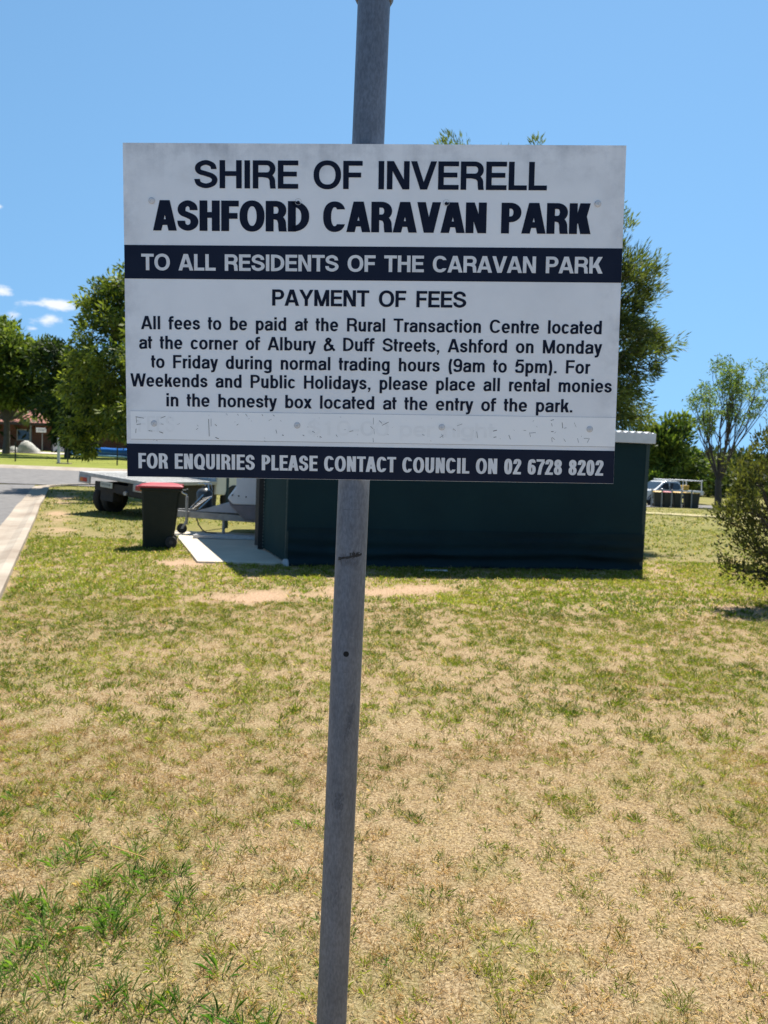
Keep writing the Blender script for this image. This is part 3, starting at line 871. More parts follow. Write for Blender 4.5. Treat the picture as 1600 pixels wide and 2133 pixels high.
for k in range(19):
    a_ = k / 18; ph = -.85 + 1.63 * a_; hc = -.0065 + .0105 * a_ + q.uniform(-.0006, .0006)
    th_ = (.0036 if k < 3 else .0017 + .0012 * a_) * q.uniform(.75, 1.2)
    r_ = .0297 + .0004
    cols.append([(.0061 * (zs + h) + r_ * math.sin(ph), -r_ * math.cos(ph), zs + h) for h in (hc - th_, hc + th_)])
for c0, c1 in zip(cols[:-1], cols[1:]): b.add([c0[0], c1[0], c1[1], c0[1]], [(0, 1, 2, 3)])
b.build('paint_smear', black_m, pst)
smear2 = mat('grey_scuff', (.080, .086, .10), .8, nscale=140, c2=(.12, .128, .15))
def blob(n, a, h, seed):
    q = random.Random(seed)
    return [(.5 + .5 * a * math.cos(2 * math.pi * k / n) * q.uniform(.55, 1.1), h * math.sin(2 * math.pi * k / n) * q.uniform(.5, 1.15)) for k in range(n)]
def scuff(z, a, da, dz, n, seed, m, drift=0.0):
    q = random.Random(seed); b = MB()
    for k in range(n):
        h = q.gauss(0, dz * .45); ph = a + q.gauss(0, da * .45) + drift * h; w = q.uniform(.02, .09); l = q.uniform(.001, .0055)
        r = .0297 + .00018 + k * .000004; vs = []
        for u, v in ((-1, -1), (1, -.7), (1, 1), (-1, .8)):
            p_ = ph + u * w / 2 * q.uniform(.6, 1.2); hh = z + h + v * l * q.uniform(.6, 1.2); vs.append((.0061 * hh + r * math.sin(p_), -r * math.cos(p_), hh))
        b.add(vs, [(0, 1, 2, 3)])
    return b.build('scuff_mark', m, pst)
scuff(.925, -.12, .36, .022, 70, 2, smear2)
scuff(1.085, .45, .24, .040, 90, 3, smear2, 6)
scuff(1.390, -.1, .55, .010, 60, 8, smear2)
scuff(1.401, .25, .35, .004, 26, 18, black_m)
scuff(.74, .1, .9, .05, 22, 9, smear2)
for z, a0, a1 in ((1.248, -.5, -.3), (1.247, .25, .5), (1.178, -.2, .2), (1.177, -.62, -.52), (1.485, -.6, .0), (1.486, .1, .5)):
    patch('scratch', z, a0, a1, [(0, -.0005), (.5, -.0008), (1, -.0005), (1, .0005), (.5, .0003), (0, .0005)], smear2, .0003)

SC = Vector((-.03787, 1.41711, 1.84156))
panel_w, panel_h = .9, .6
pb_ = MB(); pb_.box((0, .001, 0), (panel_w, .002, panel_h))
panel = pb_.build('sign_panel', white_panel, sign)
panel.location = SC - PO
panel.rotation_mode = 'XYZ'
panel.rotation_euler = (Matrix.Rotation(-.01944, 3, 'Z') @ Matrix.Rotation(.01565, 3, 'X') @ Matrix.Rotation(-.02405, 3, 'Y')).to_euler('XYZ')
def sheet(name, pts, y, m):
    return MB().add([(u, y, v) for u, v in pts], [tuple(range(len(pts)))]).build(name, m, panel)
sheet('navy_band', [(-.4498, .0610), (.4498, .0615), (.4498, .1218), (-.4498, .1208)], -.0004, navy)
sheet('navy_band', [(-.4498, -.2996), (.4498, -.2996), (.4498, -.2400), (-.4498, -.2388)], -.0004, navy)
strip = sheet('cover_strip', [(-.4416, -.2302), (.4497, -.2325), (.4497, -.1795), (-.4423, -.1787)], -.0007, strip_m)
sheet('strip_edge', [(-.4416, -.2308), (.4497, -.2331), (.4497, -.2325), (-.4416, -.2302)], -.0006, mat('grimy_edge', (.35, .35, .36), .8))
sheet('strip_edge', [(-.4423, -.1787), (.4497, -.1795), (.4497, -.1791), (-.4423, -.1783)], -.0006, bpy.data.materials['grimy_edge'])
T_ = text_line
T_('SHIRE OF INVERELL', -.3209, .2215, .3117, .2217, .0490, .205, .170, -.0006, ink, panel, .50)
T_('ASHFORD CARAVAN PARK', -.3967, .1466, .3920, .1462, .0535, .268, .19, -.0006, ink, panel, .46, trk=.34)
T_('TO ALL RESIDENTS OF THE CARAVAN PARK', -.4186, .0760, .4159, .0772, .0292, .215, .178, -.0010, cut, panel, .50)
T_('PAYMENT OF FEES', -.1798, .0150, .1727, .0145, .0290, .205, .165, -.0006, ink, panel, .56)
for tx, u0, v0, u1, v1 in (('All fees to be paid at the Rural Transaction Centre located', -.4208, -.0297, .4182, -.0301),
                           ('at the corner of Albury & Duff Streets, Ashford on Monday', -.4247, -.0652, .4203, -.0653),
                           ('to Friday during normal trading hours (9am to 5pm). For', -.4029, -.0997, .4000, -.1010),
                           ('Weekends and Public Holidays, please place all rental monies', -.4417, -.1339, .4403, -.1345),
                           ('in the honesty box located at the entry of the park.', -.3752, -.1694, .3703, -.1711)):
    T_(tx, u0, v0, u1, v1, .0240, .192, .152, -.0006, ink, panel, .56, trk=.95)
T_('FOR ENQUIRIES PLEASE CONTACT COUNCIL ON 02 6728 8202', -.4284, -.2842, .4303, -.2856, .0282, .225, .155, -.0010, cut, panel, .42)
# ghost of the old prices showing through the strip
T_('FEES', -.4280, -.2165, -.3600, -.2166, .0290, .16, .12, -.0009, ghost, panel, .5)
T_('$10-00', -.1140, -.2185, .0360, -.2187, .0270, .20, .16, -.0009, ghost, panel, .5)
T_('per night', .0560, -.2190, .2300, -.2192, .0270, .20, .16, -.0009, ghost, panel, .5)
b = MB(); q = random.Random(11)
def px_uv(px, py):      # photograph position on the board -> board coordinates (metres)
    n = panel.matrix_basis.to_3x3() @ Vector((0, 1, 0)); d = px_dir(px, py)
    t = (SC - EYE).dot(n) / d.dot(n); p = panel.matrix_basis.to_3x3().transposed() @ (EYE + d * t - SC); return p.x, p.z
def mark(px, py, dx, dy, w):
    u, v = px_uv(px, py); u2, v2 = px_uv(px + dx, py + dy); a = Vector((u2 - u, v2 - v)); n = Vector((-a.y, a.x)).normalized() * w * .00043
    b.add([(u - n.x, -.00105, v - n.y), (u + n.x * .6, -.00105, v + n.y), (u2 + n.x, -.00105, v2 + n.y * .7), (u2 - n.x * .5, -.00105, v2 - n.y)], [(0, 1, 2, 3)])
for a in ((283, 868, 17, 3, 1.1), (284, 869, 1, 12, .9), (285, 884, 9, -1, 1.1), (284, 893, -1, 9, 1.2), (335, 871, 10, -4, 1), (336, 883, 5, 1, .7), (332, 899, 8, 3, 1.4),
          (435, 873, 1, 36, 1.3), (440, 872, 0, 16, .8), (448, 884, 4, 3, 1.1), (449, 911, 7, 3, 1.4), (310, 897, 8, 1, 1.3), (409, 895, 4, -3, .8), (493, 886, 4, -3, .8),
          (471, 861, 3, 4, .7), (495, 862, 2, 4, .7), (512, 862, 3, 5, .8), (546, 863, 2, 4, .9), (569, 864, 3, 3, .9), (778, 870, 0, 14, .7), (779, 893, 1, 12, .5), (777, 912, 1, 9, .8), (790, 876, 6, 6, 1), (772, 888, 5, 5, .8),
          (796, 886, 14, -7, .9), (575, 895, 2, 8, .9), (588, 906, 3, 1, 1.5), (631, 906, 3, 2, 1.3), (650, 898, 6, 3, .9), (666, 909, 4, 2, 1), (700, 905, 3, 5, .8), (728, 899, 8, -2, .9),
          (944, 893, 5, 4, .8), (952, 887, 11, -4, .7), (916, 912, 8, -6, .7), (920, 904, 3, 8, .7), (1027, 898, 8, -2, 1.5), (1028, 911, 6, -1, 1.2), (993, 899, 2, 14, .8), (1060, 906, 3, 9, 1.1),
          (1103, 901, 2, 9, .8), (1104, 902, 12, -1, .7), (1147, 876, 7, -2, 1), (1149, 882, 1, 6, 1), (1148, 899, 5, 0, 1.3), (1171, 880, 1, 12, 1.2), (1175, 892, 5, -1, .8), (1196, 880, 4, 10, .5),
          (1149, 912, 1, 9, .8), (1150, 911, 6, 5, .7), (1174, 914, 4, 6, .7), (1203, 913, 2, 9, .7), (1216, 913, 10, 0, .7), (1228, 913, -5, 9, .7), (1090, 896, 6, 1, .6), (560, 876, 6, -3, .5), (880, 905, 4, 2, .8)):
    mark(*a)
for _ in range(40):
    mark(q.uniform(285, 1240), q.uniform(866, 918), q.uniform(-4, 4), q.uniform(-3, 3), q.uniform(.3, .6))
b.build('adhesive_residue', resid, panel)
rivet_m = mat('rivet_aluminium', (.70, .71, .73), .5, nscale=300, c2=(.52, .52, .54))
ring_m = mat('rivet_grime', (.42, .42, .43), .8, nscale=200, c2=(.62, .62, .63))
for v in (.199, -.201):
    for u in (-.3985, -.133, .133, .403):
        rv = MB().lathe([(.0, -.0008), (.0012, -.0009), (.0018, -.0019), (.0042, -.0014), (.0052, -.0009), (.0052, .0)], 20, 'y', (u, -.0006, v)).build('rivet', rivet_m if (v < 0 or abs(u) > .3) else ink, panel, smooth=True)
        if v > 0 and abs(u) < .3: rv.scale = (.55, 1, .55); rv.location = (u * .45, 0, v * .45 - .0015)
        MB().lathe([(.0053, -.0011), (.0059, -.0011)], 20, 'y', (u, 0, v)).build('rivet_ring', ring_m, panel)
for v in (.199, -.201):
    rl = MB(); rl.box((0, .0046, v), (.82, .005, .038)); rl.build('mounting_rail', alu, sign).matrix_parent_inverse = Matrix()
    o = sign.children[-1]; o.location = panel.location; o.rotation_euler = panel.rotation_euler
    zc = SC.z + v
    MB().tube([(post_axis(zc)[0], 0, zc - .016), (post_axis(zc)[0], 0, zc + .016)], .0322, 32).build('clamp', alu, sign, smooth=True)

# ------------------------------------------------------------------ concrete slab
slab_m = mat('pale_concrete', (.58, .51, .41), .85, nscale=1.6, bump=.15, bscale=60, c2=(.47, .41, .33), spec=.2)
def flat_slab(name, pts, z0, z1, m):
    b = MB(); n = len(pts)
    b.add([(x, y, z0) for x, y in pts] + [(x, y, z1) for x, y in pts], [tuple(range(n, 2 * n))] + [(k, (k + 1) % n, (k + 1) % n + n, k + n) for k in range(n)])
    return b.build(name, m, bevel=.006)
slab = flat_slab('concrete_slab', [(-2.66, 10.99), (-1.51, 11.12), (-1.0, 11.5), (-.5, 15.2), (-4.2, 15.2), (-3.86, 14.3)], -.1, .022, slab_m); structure(slab)

# ------------------------------------------------------------------ green shade-cloth shed
U = Vector((.9826, .1861, 0)); V_ = Vector((-.345, .9386, 0))           # along the front, back along the sides
FL = Vector((-1.39, 11.04, 0)); FRONT = 5.62; DEEP = 6.0; HT = 2.02
def sp(u, v, z, out=0.0): p = FL + U * u + V_ * v + Vector((.1861, -.9826, 0)) * out; return (p.x, p.y, z)
def cloth_mat(name, c, c2, tr):
    m = mat(name, c, .8, nscale=1.3, c2=c2, spec=.2, transl=tr)
    nt = m.node_tree; bs = nt.nodes['Principled BSDF']
    tcn = N(nt, 'ShaderNodeTexCoord'); w = N(nt, 'ShaderNodeTexWave', bands_direction='Z'); w.inputs['Scale'].default_value = 60
    w.inputs['Distortion'].default_value = 1.5; nt.links.new(tcn.outputs['Object'], w.inputs['Vector'])
    bp = N(nt, 'ShaderNodeBump'); bp.inputs['Strength'].default_value = .25; bp.inputs['Distance'].default_value = .004
    nt.links.new(w.outputs['Fac'], bp.inputs['Height']); nt.links.new(bp.outputs['Normal'], bs.inputs['Normal'])
    return m
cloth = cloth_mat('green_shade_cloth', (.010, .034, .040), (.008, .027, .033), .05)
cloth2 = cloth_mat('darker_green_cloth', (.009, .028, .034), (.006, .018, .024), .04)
cloth3 = cloth_mat('lit_through_green_cloth', (.015, .047, .046), (.011, .036, .037), .14)  # side wall copy: light coming through the cloth is put into its colour
steel_g = mat('green_painted_steel', (.02, .05, .048), .5, nscale=8, c2=(.012, .034, .034))
black_steel = mat('black_steel', (.006, .008, .010), .6, nscale=8)
white_paint = mat('white_painted_steel', (.74, .75, .76), .45, nscale=5, c2=(.60, .61, .62))
shed = thing('shade_cloth_shed', 'dark green shade-cloth walled shed with white roof edge behind the notice board', 'shed', FL)
def rel(p): return (p[0] - FL.x, p[1] - FL.y, p[2])
def cloth_sheet(name, u0, u1, z0, z1, nu, nv, m, wave, seed, out=0.0, side=False):
    b = MB(); vs = []
    for j in range(nv + 1):
        for i in range(nu + 1):
            u = u0 + (u1 - u0) * i / nu; z = z0 + (z1 - z0) * j / nv
            d = float(wave(u, z)) + out
            p = sp(u, 0, z, d) if not side else tuple(Vector(sp(0, u, z)) + Vector((-.9386, -.345, 0)) * d)
            vs.append(rel(p))
    b.add(vs, [(j * (nu + 1) + i, j * (nu + 1) + i + 1, (j + 1) * (nu + 1) + i + 1, (j + 1) * (nu + 1) + i) for j in range(nv) for i in range(nu)])
    return b.build(name, m, shed, smooth=True)
wv = lambda u, z: .006 * math.sin(u * 2.3) + .02 * (float(vnoise(u, z * .6, .9, 5)) - .5)
def skirt_wave(u, z):
    t = (.56 - z) / .5
    return .012 + .05 * (float(fbm(u * .35, z * 2.6, .34, 15, 3)) - .5) * max(0, t) * 1.6 + .022 * math.sin(z * 34 + 2.2 * float(vnoise(u, 0, 1.1, 3))) * t
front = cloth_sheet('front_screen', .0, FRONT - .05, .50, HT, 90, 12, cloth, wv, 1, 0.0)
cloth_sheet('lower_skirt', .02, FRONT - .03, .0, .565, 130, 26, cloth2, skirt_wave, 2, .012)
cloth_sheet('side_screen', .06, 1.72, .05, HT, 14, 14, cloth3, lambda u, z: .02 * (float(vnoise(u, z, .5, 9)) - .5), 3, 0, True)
st_m = mat('pale_stitching', (.30, .36, .33), .8)
b = MB()
for k in range(34):
    z = .08 + k * .056; p = Vector(rel(sp(0, 1.66, z))) + Vector((-.9386, -.345, 0)) * .015
    b.box(p, (.006, .014, .026))
b.build('stitching', st_m, shed)
# right and back walls
def wall(name, a, c, z0, z1, m):
    b = MB(); a = Vector(a); c = Vector(c); d = (c - a).normalized(); nrm = Vector((-d.y, d.x, 0)) * .008
    b.add([rel(tuple(p + s * nrm + Vector((0, 0, z)))) for p in (a, c) for s in (-1, 1) for z in (z0, z1)], [(0, 1, 3, 2), (4, 6, 7, 5), (0, 4, 5, 1), (2, 3, 7, 6), (0, 2, 6, 4), (1, 5, 7, 3)])
    return b.build(name, m, shed)
wall('end_screen', sp(FRONT - .02, .05, 0), sp(FRONT - .02, DEEP - .1, 0), .05, HT, cloth)
wall('door_leaf', sp(-.02, 1.82, 0), sp(-.07, 2.05, 0), .06, HT, black_steel)
for u, v, r, m in ((.02, .03, .032, steel_g), (FRONT - .03, .03, .03, steel_g), (-.03, 1.78, .045, black_steel), (.02, DEEP - .15, .03, steel_g), (FRONT - .03, DEEP - .15, .03, steel_g), (2.8, .06, .03, steel_g)):
    p = rel(sp(u, v, 0)); MB().box((p[0], p[1], 1.0), (r * 2, r * 2, 2.06), rz=.187).build('support_post', m, shed)
p = rel(sp(-.015, -.03, 0)); MB().lathe([(0, .10), (.035, .095), (.05, .05), (.055, -.02)], 16, 'z', (p[0], p[1], 0)).build('post_foot', mat('grey_post_foot', (.48, .48, .50), .7), shed, smooth=True)
# roof: corrugated sheet behind a white fascia
b = MB(); nu = 200; vs = []
for j, v in enumerate((-.03, DEEP)):
    for i in range(nu + 1):
        u = -.12 + (FRONT + .155) * i / nu
        vs.append(rel(sp(u, v, HT + .135 + v * .03 + .012 * math.sin(i * math.pi / 2))))
b.add(vs, [(i, i + 1, nu + 2 + i, nu + 1 + i) for i in range(nu)])
rf = b.build('roof', white_paint, shed); sol = rf.modifiers.new('thick', 'SOLIDIFY'); sol.thickness = .006
def beam(name, u0, v0, u1, v1, z0, z1, th_, m):
    b = MB(); a = Vector(sp(u0, v0, 0)); c = Vector(sp(u1, v1, 0)); d = (c - a).normalized(); nrm = Vector((-d.y, d.x, 0)) * th_ / 2
    b.add([rel(tuple(p + s * nrm + Vector((0, 0, z)))) for p in (a, c) for s in (-1, 1) for z in (z0, z1)], [(0, 1, 3, 2), (4, 6, 7, 5), (0, 4, 5, 1), (2, 3, 7, 6), (0, 2, 6, 4), (1, 5, 7, 3)])
    return b.build(name, m, shed, bevel=.004)
beam('fascia', -.12, -.06, FRONT + .035, -.06, HT - .03, HT + .128, .03, white_paint)
beam('barge_board', -.12, -.02, -.12, DEEP, HT - .03, HT + .10, .03, white_paint)
beam('barge_board', FRONT + .035, -.02, FRONT + .035, DEEP, HT - .03, HT + .10, .03, white_paint)
b = MB(); b.box((0, 0, .004), (.34, .09, .008), rz=.12)
tag(b.build('paper_scrap', mat('white_scrap', (.8, .8, .8), .8)), 'small white scrap lying at the foot of the green shed wall', 'litter').location = ground_at(907, 1190) + Vector((0, 0, .01))

# ------------------------------------------------------------------ red-lidded wheelie bin
def wheelie_bin(label, body_c, lid_c, loc, rz, group=None):
    t = thing('wheelie_bin', label, 'bin', loc, rz, group)
    def sec(z, x0, x1, w, c=.035):
        return [(x0 + c, -w, z), (x1 - c, -w, z), (x1, -w + c, z), (x1, w - c, z), (x1 - c, w, z), (x0 + c, w, z), (x0, w - c, z), (x0, -w + c, z)]
    b = MB().loft([sec(.0, -.285, .20, .20), sec(.04, -.29, .205, .205), sec(.30, -.295, .25, .225), sec(.88, -.315, .315, .265), sec(.94, -.32, .33, .27), sec(.945, -.345, .36, .29), sec(.985, -.345, .36, .29)])
    body = b.build('body', body_c, t, bevel=.008)
    b = MB().box((.40, 0, .945), (.08, .40, .018)); b.tube([(.44, -.22, .955), (.44, .22, .955)], .016, 10); b.build('handle', body_c, t)
    b = MB().loft([sec(.987, -.37, .37, .30), sec(1.012, -.375, .375, .30), sec(1.035, -.33, .34, .265), sec(1.06, -.17, .20, .17)])
    lid = b.build('lid', lid_c, t, bevel=.008)
    MB().box((-.385, 0, .995), (.05, .26, .016)).build('lid_grip', lid_c, lid, bevel=.004)
    for hy in (-.09, .09): MB().box((.30, hy, 1.03), (.16, .05, .03)).build('hinge', lid_c, lid, bevel=.006)
    for s in (-1, 1):
        w = MB().lathe([(.0, -.03), (.07, -.03), (.095, -.026), (.102, -.012), (.102, .012), (.095, .026), (.07, .03), (0, .03)], 24, 'y', (.185, s * .245, .104)).build('wheel', tyre_m, t, smooth=True)
        MB().lathe([(.0, s * .035), (.03, s * .035), (.034, s * .029)], 16, 'y', (.185, s * .245, .104)).build('hub', hub_m, w)
    MB().tube([(.185, -.23, .104), (.185, .23, .104)], .012, 8).build('axle', hub_m, t)
    return t
tyre_m = mat('black_rubber', (.018, .018, .018), .85, nscale=30, c2=(.035, .033, .03))
hub_m = mat('dark_grey_plastic', (.05, .05, .05), .6)
bin_green = mat('dark_olive_plastic', (.012, .017, .012), .62, nscale=7, spec=.25, c2=(.017, .022, .015), bump=.05, bscale=120)
lid_red = mat('faded_red_plastic', (.42, .018, .032), .5, nscale=5, c2=(.30, .014, .024))
lid_yel = mat('yellow_plastic', (.62, .36, .03), .5, nscale=5, c2=(.5, .28, .025))
wheelie_bin('dark green wheelie bin with red lid standing on the grass near the concrete slab', bin_green, lid_red, (-3.67, 12.60, 0.005), rad(15)).scale = (.94, .94, 1.0)

# ------------------------------------------------------------------ caravan under the shed roof
cara_w = mat('white_fibreglass', (.72, .74, .78), .35, nscale=3, c2=(.64, .66, .70), spec=.5)
cara_g = mat('grey_lower_panel', (.23, .20, .215), .5, nscale=4, c2=(.17, .15, .16))
frame_m = mat('dull_galvanised_frame', (.40, .39, .37), .55, metal=.3, nscale=14, c2=(.28, .27, .26))
chrome = mat('chrome', (.65, .66, .68), .18, metal=1.0, nscale=10)
cv_ = thing('caravan', 'white caravan with sloping nose and galvanised drawbar parked under the shed roof', 'caravan', (-3.0, 14.75, 0.0), rad(2))
b = MB().prism([(.0, .74), (.30, 1.17), (.55, 1.95), (3.9, 1.95), (4.0, .62), (.10, .62)], -.15, 1.9); b.build('body', cara_w, cv_, bevel=.03)
b = MB().prism([(.0, .735), (.06, .60), (.34, .33), (4.0, .33), (4.0, .615), (.11, .615)], -.148, 1.898); b.build('lower_panel', cara_g, cv_, bevel=.02)
MB().box((.42, -.157, .92), (.5, .012, .40)).build('hatch', cara_w, cv_, bevel=.004)
for x, z in ((.10, .80), (.22, .79), (.36, .775)): MB().lathe([(0, -.02), (.014, -.018), (.016, 0)], 12, 'y', (x, -.155, z)).build('latch', hub_m, cv_)
b = MB().prism([(-1.15, .355), (-.05, .30), (.6, .28), (.6, .40), (-.05, .42), (-1.15, .475)], -.05, .0)
b.build('drawbar', frame_m, cv_, bevel=.004)
b = MB().add([(-1.15, .30, .355), (.5, 1.4, .28), (.5, 1.46, .28), (-1.15, .36, .355), (-1.15, .30, .475), (.5, 1.4, .40), (.5, 1.46, .40), (-1.15, .36, .475)], [(0, 1, 2, 3), (4, 5, 6, 7), (0, 1, 5, 4), (1, 2, 6, 5), (2, 3, 7, 6), (3, 0, 4, 7)])
b.build('drawbar', frame_m, cv_)
MB().add([(-.62, -.02, .46), (-.02, -.02, .64), (.10, -.02, .60), (.20, -.02, .45), (-.62, .5, .46), (-.02, .5, .64), (.10, .5, .60), (.20, .5, .45)], [(0, 1, 2, 3), (4, 5, 6, 7), (0, 1, 5, 4), (1, 2, 6, 5), (2, 3, 7, 6), (0, 3, 7, 4)]).build('drawbar_cover', mat('grey_painted_cover', (.42, .44, .50), .5), cv_)
b = MB().box((-1.28, .1, .44), (.32, .10, .07)); b.tube([(-1.42, .1, .47), (-1.30, .1, .53), (-1.16, .1, .47)], .018, 8); b.build('coupling', chrome, cv_, bevel=.006)
jw = MB().tube([(-.775, -.075, .20), (-.775, -.075, .74)], .026, 12).build('jockey_stand', frame_m, cv_)
b = MB().tube([(-.775, -.075, .74), (-.775, -.075, .765), (-.86, -.075, .80), (-.88, -.075, .87)], .012, 8); b.build('crank', chrome, jw)
MB().lathe([(0, -.03), (.07, -.032), (.095, -.022), (.098, 0), (.095, .022), (.07, .032), (0, .03)], 22, 'y', (-.86, -.075, .122)).build('jockey_wheel', tyre_m, jw, smooth=True)
MB().add([(-.80, -.11, .27), (-.74, -.11, .30), (-.83, -.11, .12), (-.88, -.11, .12), (-.80, -.04, .27), (-.74, -.04, .30), (-.83, -.04, .12), (-.88, -.04, .12)], [(0, 1, 2, 3), (4, 5, 6, 7), (0, 1, 5, 4), (1, 2, 6, 5), (2, 3, 7, 6), (3, 0, 4, 7)]).build('wheel_fork', frame_m, jw)
gb = MB().lathe([(0, 0), (.14, .0), (.155, .02), (.155, .34), (.12, .40), (.05, .43), (.05, .46)], 22, 'z', (-.50, .22, .47)).build('gas_bottle', mat('dark_grey_bottle', (.05, .055, .06), .4), cv_, smooth=True)
b = MB()
for a in (-.8, .5, 1.7): b.tube([(-.50 + .15 * math.cos(a), .22 + .15 * math.sin(a), .86), (-.50 + .12 * math.cos(a), .22 + .12 * math.sin(a), .98)], .012, 6)
b.tube([(-.50 + .12 * math.cos(k * .4), .22 + .12 * math.sin(k * .4), .98) for k in range(17)], .012, 6); b.build('bottle_guard', chrome, gb)
b = MB()
for k in range(5): b.tube([(-.70 + .05 * k, .02, .50 + .05 * k), (-.52 + .05 * k, .0, .62 + .035 * k)], .009, 6)
b.tube([(-.72, .02, .52), (-.48, .02, .78)], .014, 6); b.tube([(-.56, .0, .50), (-.32, .0, .74)], .014, 6); b.build('winch_bracket', chrome, cv_)
MB().tube([(-.60, -.02, .34), (-.55, -.04, .20), (-.47, -.05, .10), (-.40, -.05, .06), (-.2, -.05, .05)], .012, 8).build('cable', tyre_m, cv_)
MB().tube([(-.08, .0, .05), (-.08, .0, .30)], .03, 10).build('stabiliser_leg', frame_m, cv_)
for x in (2.4,):
    for y in (-.05, 1.75): MB().lathe([(0, -.09), (.20, -.09), (.30, -.07), (.31, 0), (.30, .07), (.20, .09), (0, .09)], 24, 'y', (x, y, .315)).build('wheel', tyre_m, cv_, smooth=True)
rp = thing('loading_ramp', 'pair of bare aluminium ramp rails lying flat on the slab below the caravan drawbar', 'ramp', (-2.75, 14.12, .022), rad(3))
for dy in (-.11, .11): MB().box((.05, dy, .035), (1.55, .09, .06)).build('rail', alu, rp, bevel=.004)
MB().box((.05, 0, .02), (1.5, .13, .012)).build('tread', frame_m, rp)

# ------------------------------------------------------------------ flatbed truck
rim_d = mat('dark_steel_rim', (.05, .05, .05), .6)
tray_m = mat('worn_white_tray', (.46, .46, .45), .5, nscale=6, c2=(.30, .30, .29))
tk_pos = Vector((-5.50, 17.55, 0)); hd = math.atan2(.90, .44)
tk = thing('flatbed_truck', 'white flatbed truck parked beyond the red-lidded bin with its tray end facing us', 'truck', (tk_pos.x, tk_pos.y, gzf(tk_pos.x, tk_pos.y)), hd, rx=rad(4.6))
# local: +x forward, +y to the truck's left; origin on the ground under the near rear corner
TW, TL, TZ = 2.14, 2.55, .86
b = MB().box((TL / 2, TW / 2, TZ - .045), (TL, TW, .09)); tray = b.build('tray', tray_m, tk, bevel=.008)
b = MB()
for k in range(14): b.box((TL / 2, .08 + k * .13, TZ + .004), (TL - .04, .004, .006))
b.build('tray_grooves', frame_m, tray)
hb = MB().tube([(TL, .05, TZ), (TL, .05, TZ + .95), (TL, TW - .05, TZ + .95), (TL, TW - .05, TZ)], .03, 8)
for k in range(1, 6): hb.tube([(TL, .05 + k * .29, TZ), (TL, .05 + k * .29, TZ + .95)], .015, 6)
hb.build('headboard', tray_m, tk)
lamp_r = mat('red_lamp_lens', (.42, .02, .015), .25, nscale=10, spec=.6); lamp_o = mat('amber_lamp_lens', (.52, .14, .02), .25, nscale=10, spec=.6)
for y in (.20, TW - .20):
    hs = MB().box((.0, y, TZ - .175), (.05, .36, .17)).build('tail_light', tray_m, tk, bevel=.01)
    s = 1 if y < 1 else -1
    MB().box((-.028, y + s * .04, TZ - .175), (.014, .12, .10)).build('red_lens', lamp_r, hs, bevel=.004)
    MB().box((-.028, y - s * .075, TZ - .175), (.014, .10, .10)).build('amber_lens', lamp_o, hs, bevel=.004)
pl = MB().box((.03, 1.26, TZ - .22), (.012, .38, .135), rx=.0).build('number_plate', mat('cream_plate', (.52, .53, .46), .5, nscale=12, c2=(.40, .41, .36)), tk, bevel=.003)
pm = MB()
for y, w in ((1.39, .03), (1.345, .02), (1.295, .025), (1.25, .02), (1.205, .03), (1.15, .045)): pm.box((.023, y, TZ - .215), (.002, w, .055))
pm.build('plate_marks', mat('faded_plate_marks', (.22, .23, .22), .7), pl)
dark_ch = mat('dark_chassis', (.022, .022, .023), .8, nscale=12, c2=(.04, .036, .03))
b = MB()
for y in (.55, 1.31): b.box((2.2, y, .62), (4.3, .08, .16))
b.box((.12, TW / 2, .58), (.10, 1.2, .20)); b.box((.8, TW / 2, .40), (.12, 1.4, .12)); b.box((1.0, TW / 2, .52), (.65, .62, .22)); b.box((.25, 1.3, .40), (.3, .4, .3))
b.build('chassis', dark_ch, tk)
MB().lathe([(0, -.10), (.2, -.10), (.30, -.08), (.31, 0), (.30, .08), (.2, .10), (0, .10)], 22, 'z', (.45, .95, .52)).build('spare_wheel', tyre_m, tk, smooth=True)
for x0_, x1_, z0_ in ((1.22, 2.75, .16), (.02, .36, .46)): MB().box(((x0_ + x1_) / 2, .36, (z0_ + TZ - .1) / 2), (x1_ - x0_, .44, TZ - .1 - z0_)).build('underbody_filler', dark_ch, tk, bevel=.02)  # dark boxes added and lowered to block sunlit grass under the tray
MB().tube([(-.02, .62, .52), (.12, .62, .52)], .05, 12).build('tow_hitch', frame_m, tk)
for x in (.78, 3.35):
    for y in (.14, TW - .42, TW - .14) if x < 1 else (.14, TW - .14):
        wz = .38 - .078 * y; w = MB().lathe([(0, -.11), (.2, -.11), (.35, -.095), (.38, -.05), (.38, .05), (.35, .095), (.2, .11), (0, .11)], 26, 'y', (x, y, wz)).build('wheel', tyre_m, tk, smooth=True)
        MB().lathe([(0, -.115), (.18, -.115), (.2, -.108)], 20, 'y', (x, y, wz)).build('rim', rim_d, w)
b = MB()
for y in (.14, TW - .14): b.prism([(.40, .78), (.5, .80), (1.1, .80), (1.24, .62), (1.22, .60), (1.08, .78), (.42, .76)], y - .12, y + .12)
b.build('mud_guard', dark_ch, tk)
cab_c = mat('white_truck_paint', (.66, .67, .68), .35, nscale=3, c2=(.56, .57, .58), spec=.5)
cab = MB().prism([(TL + .06, .50), (TL + .06, 1.35), (TL + .22, 1.86), (TL + 1.15, 1.86), (TL + 1.72, 1.25), (TL + 2.6, 1.12), (TL + 2.75, .85), (TL + 2.75, .45), (TL + 1.5, .40)], .08, TW - .08).build('cab', cab_c, tk, bevel=.03)
glass = mat('dark_glass', (.03, .04, .05), .08, nscale=3, spec=.8)
MB().box((TL + .13, TW / 2, 1.58), (.02, 1.3, .34), ry=.30).build('rear_window', glass, cab)
for y in (.075, TW - .075): MB().prism([(TL + .35, 1.32), (TL + .38, 1.76), (TL + 1.05, 1.76), (TL + 1.45, 1.32)], y - .008, y + .008).build('side_window', glass, cab)

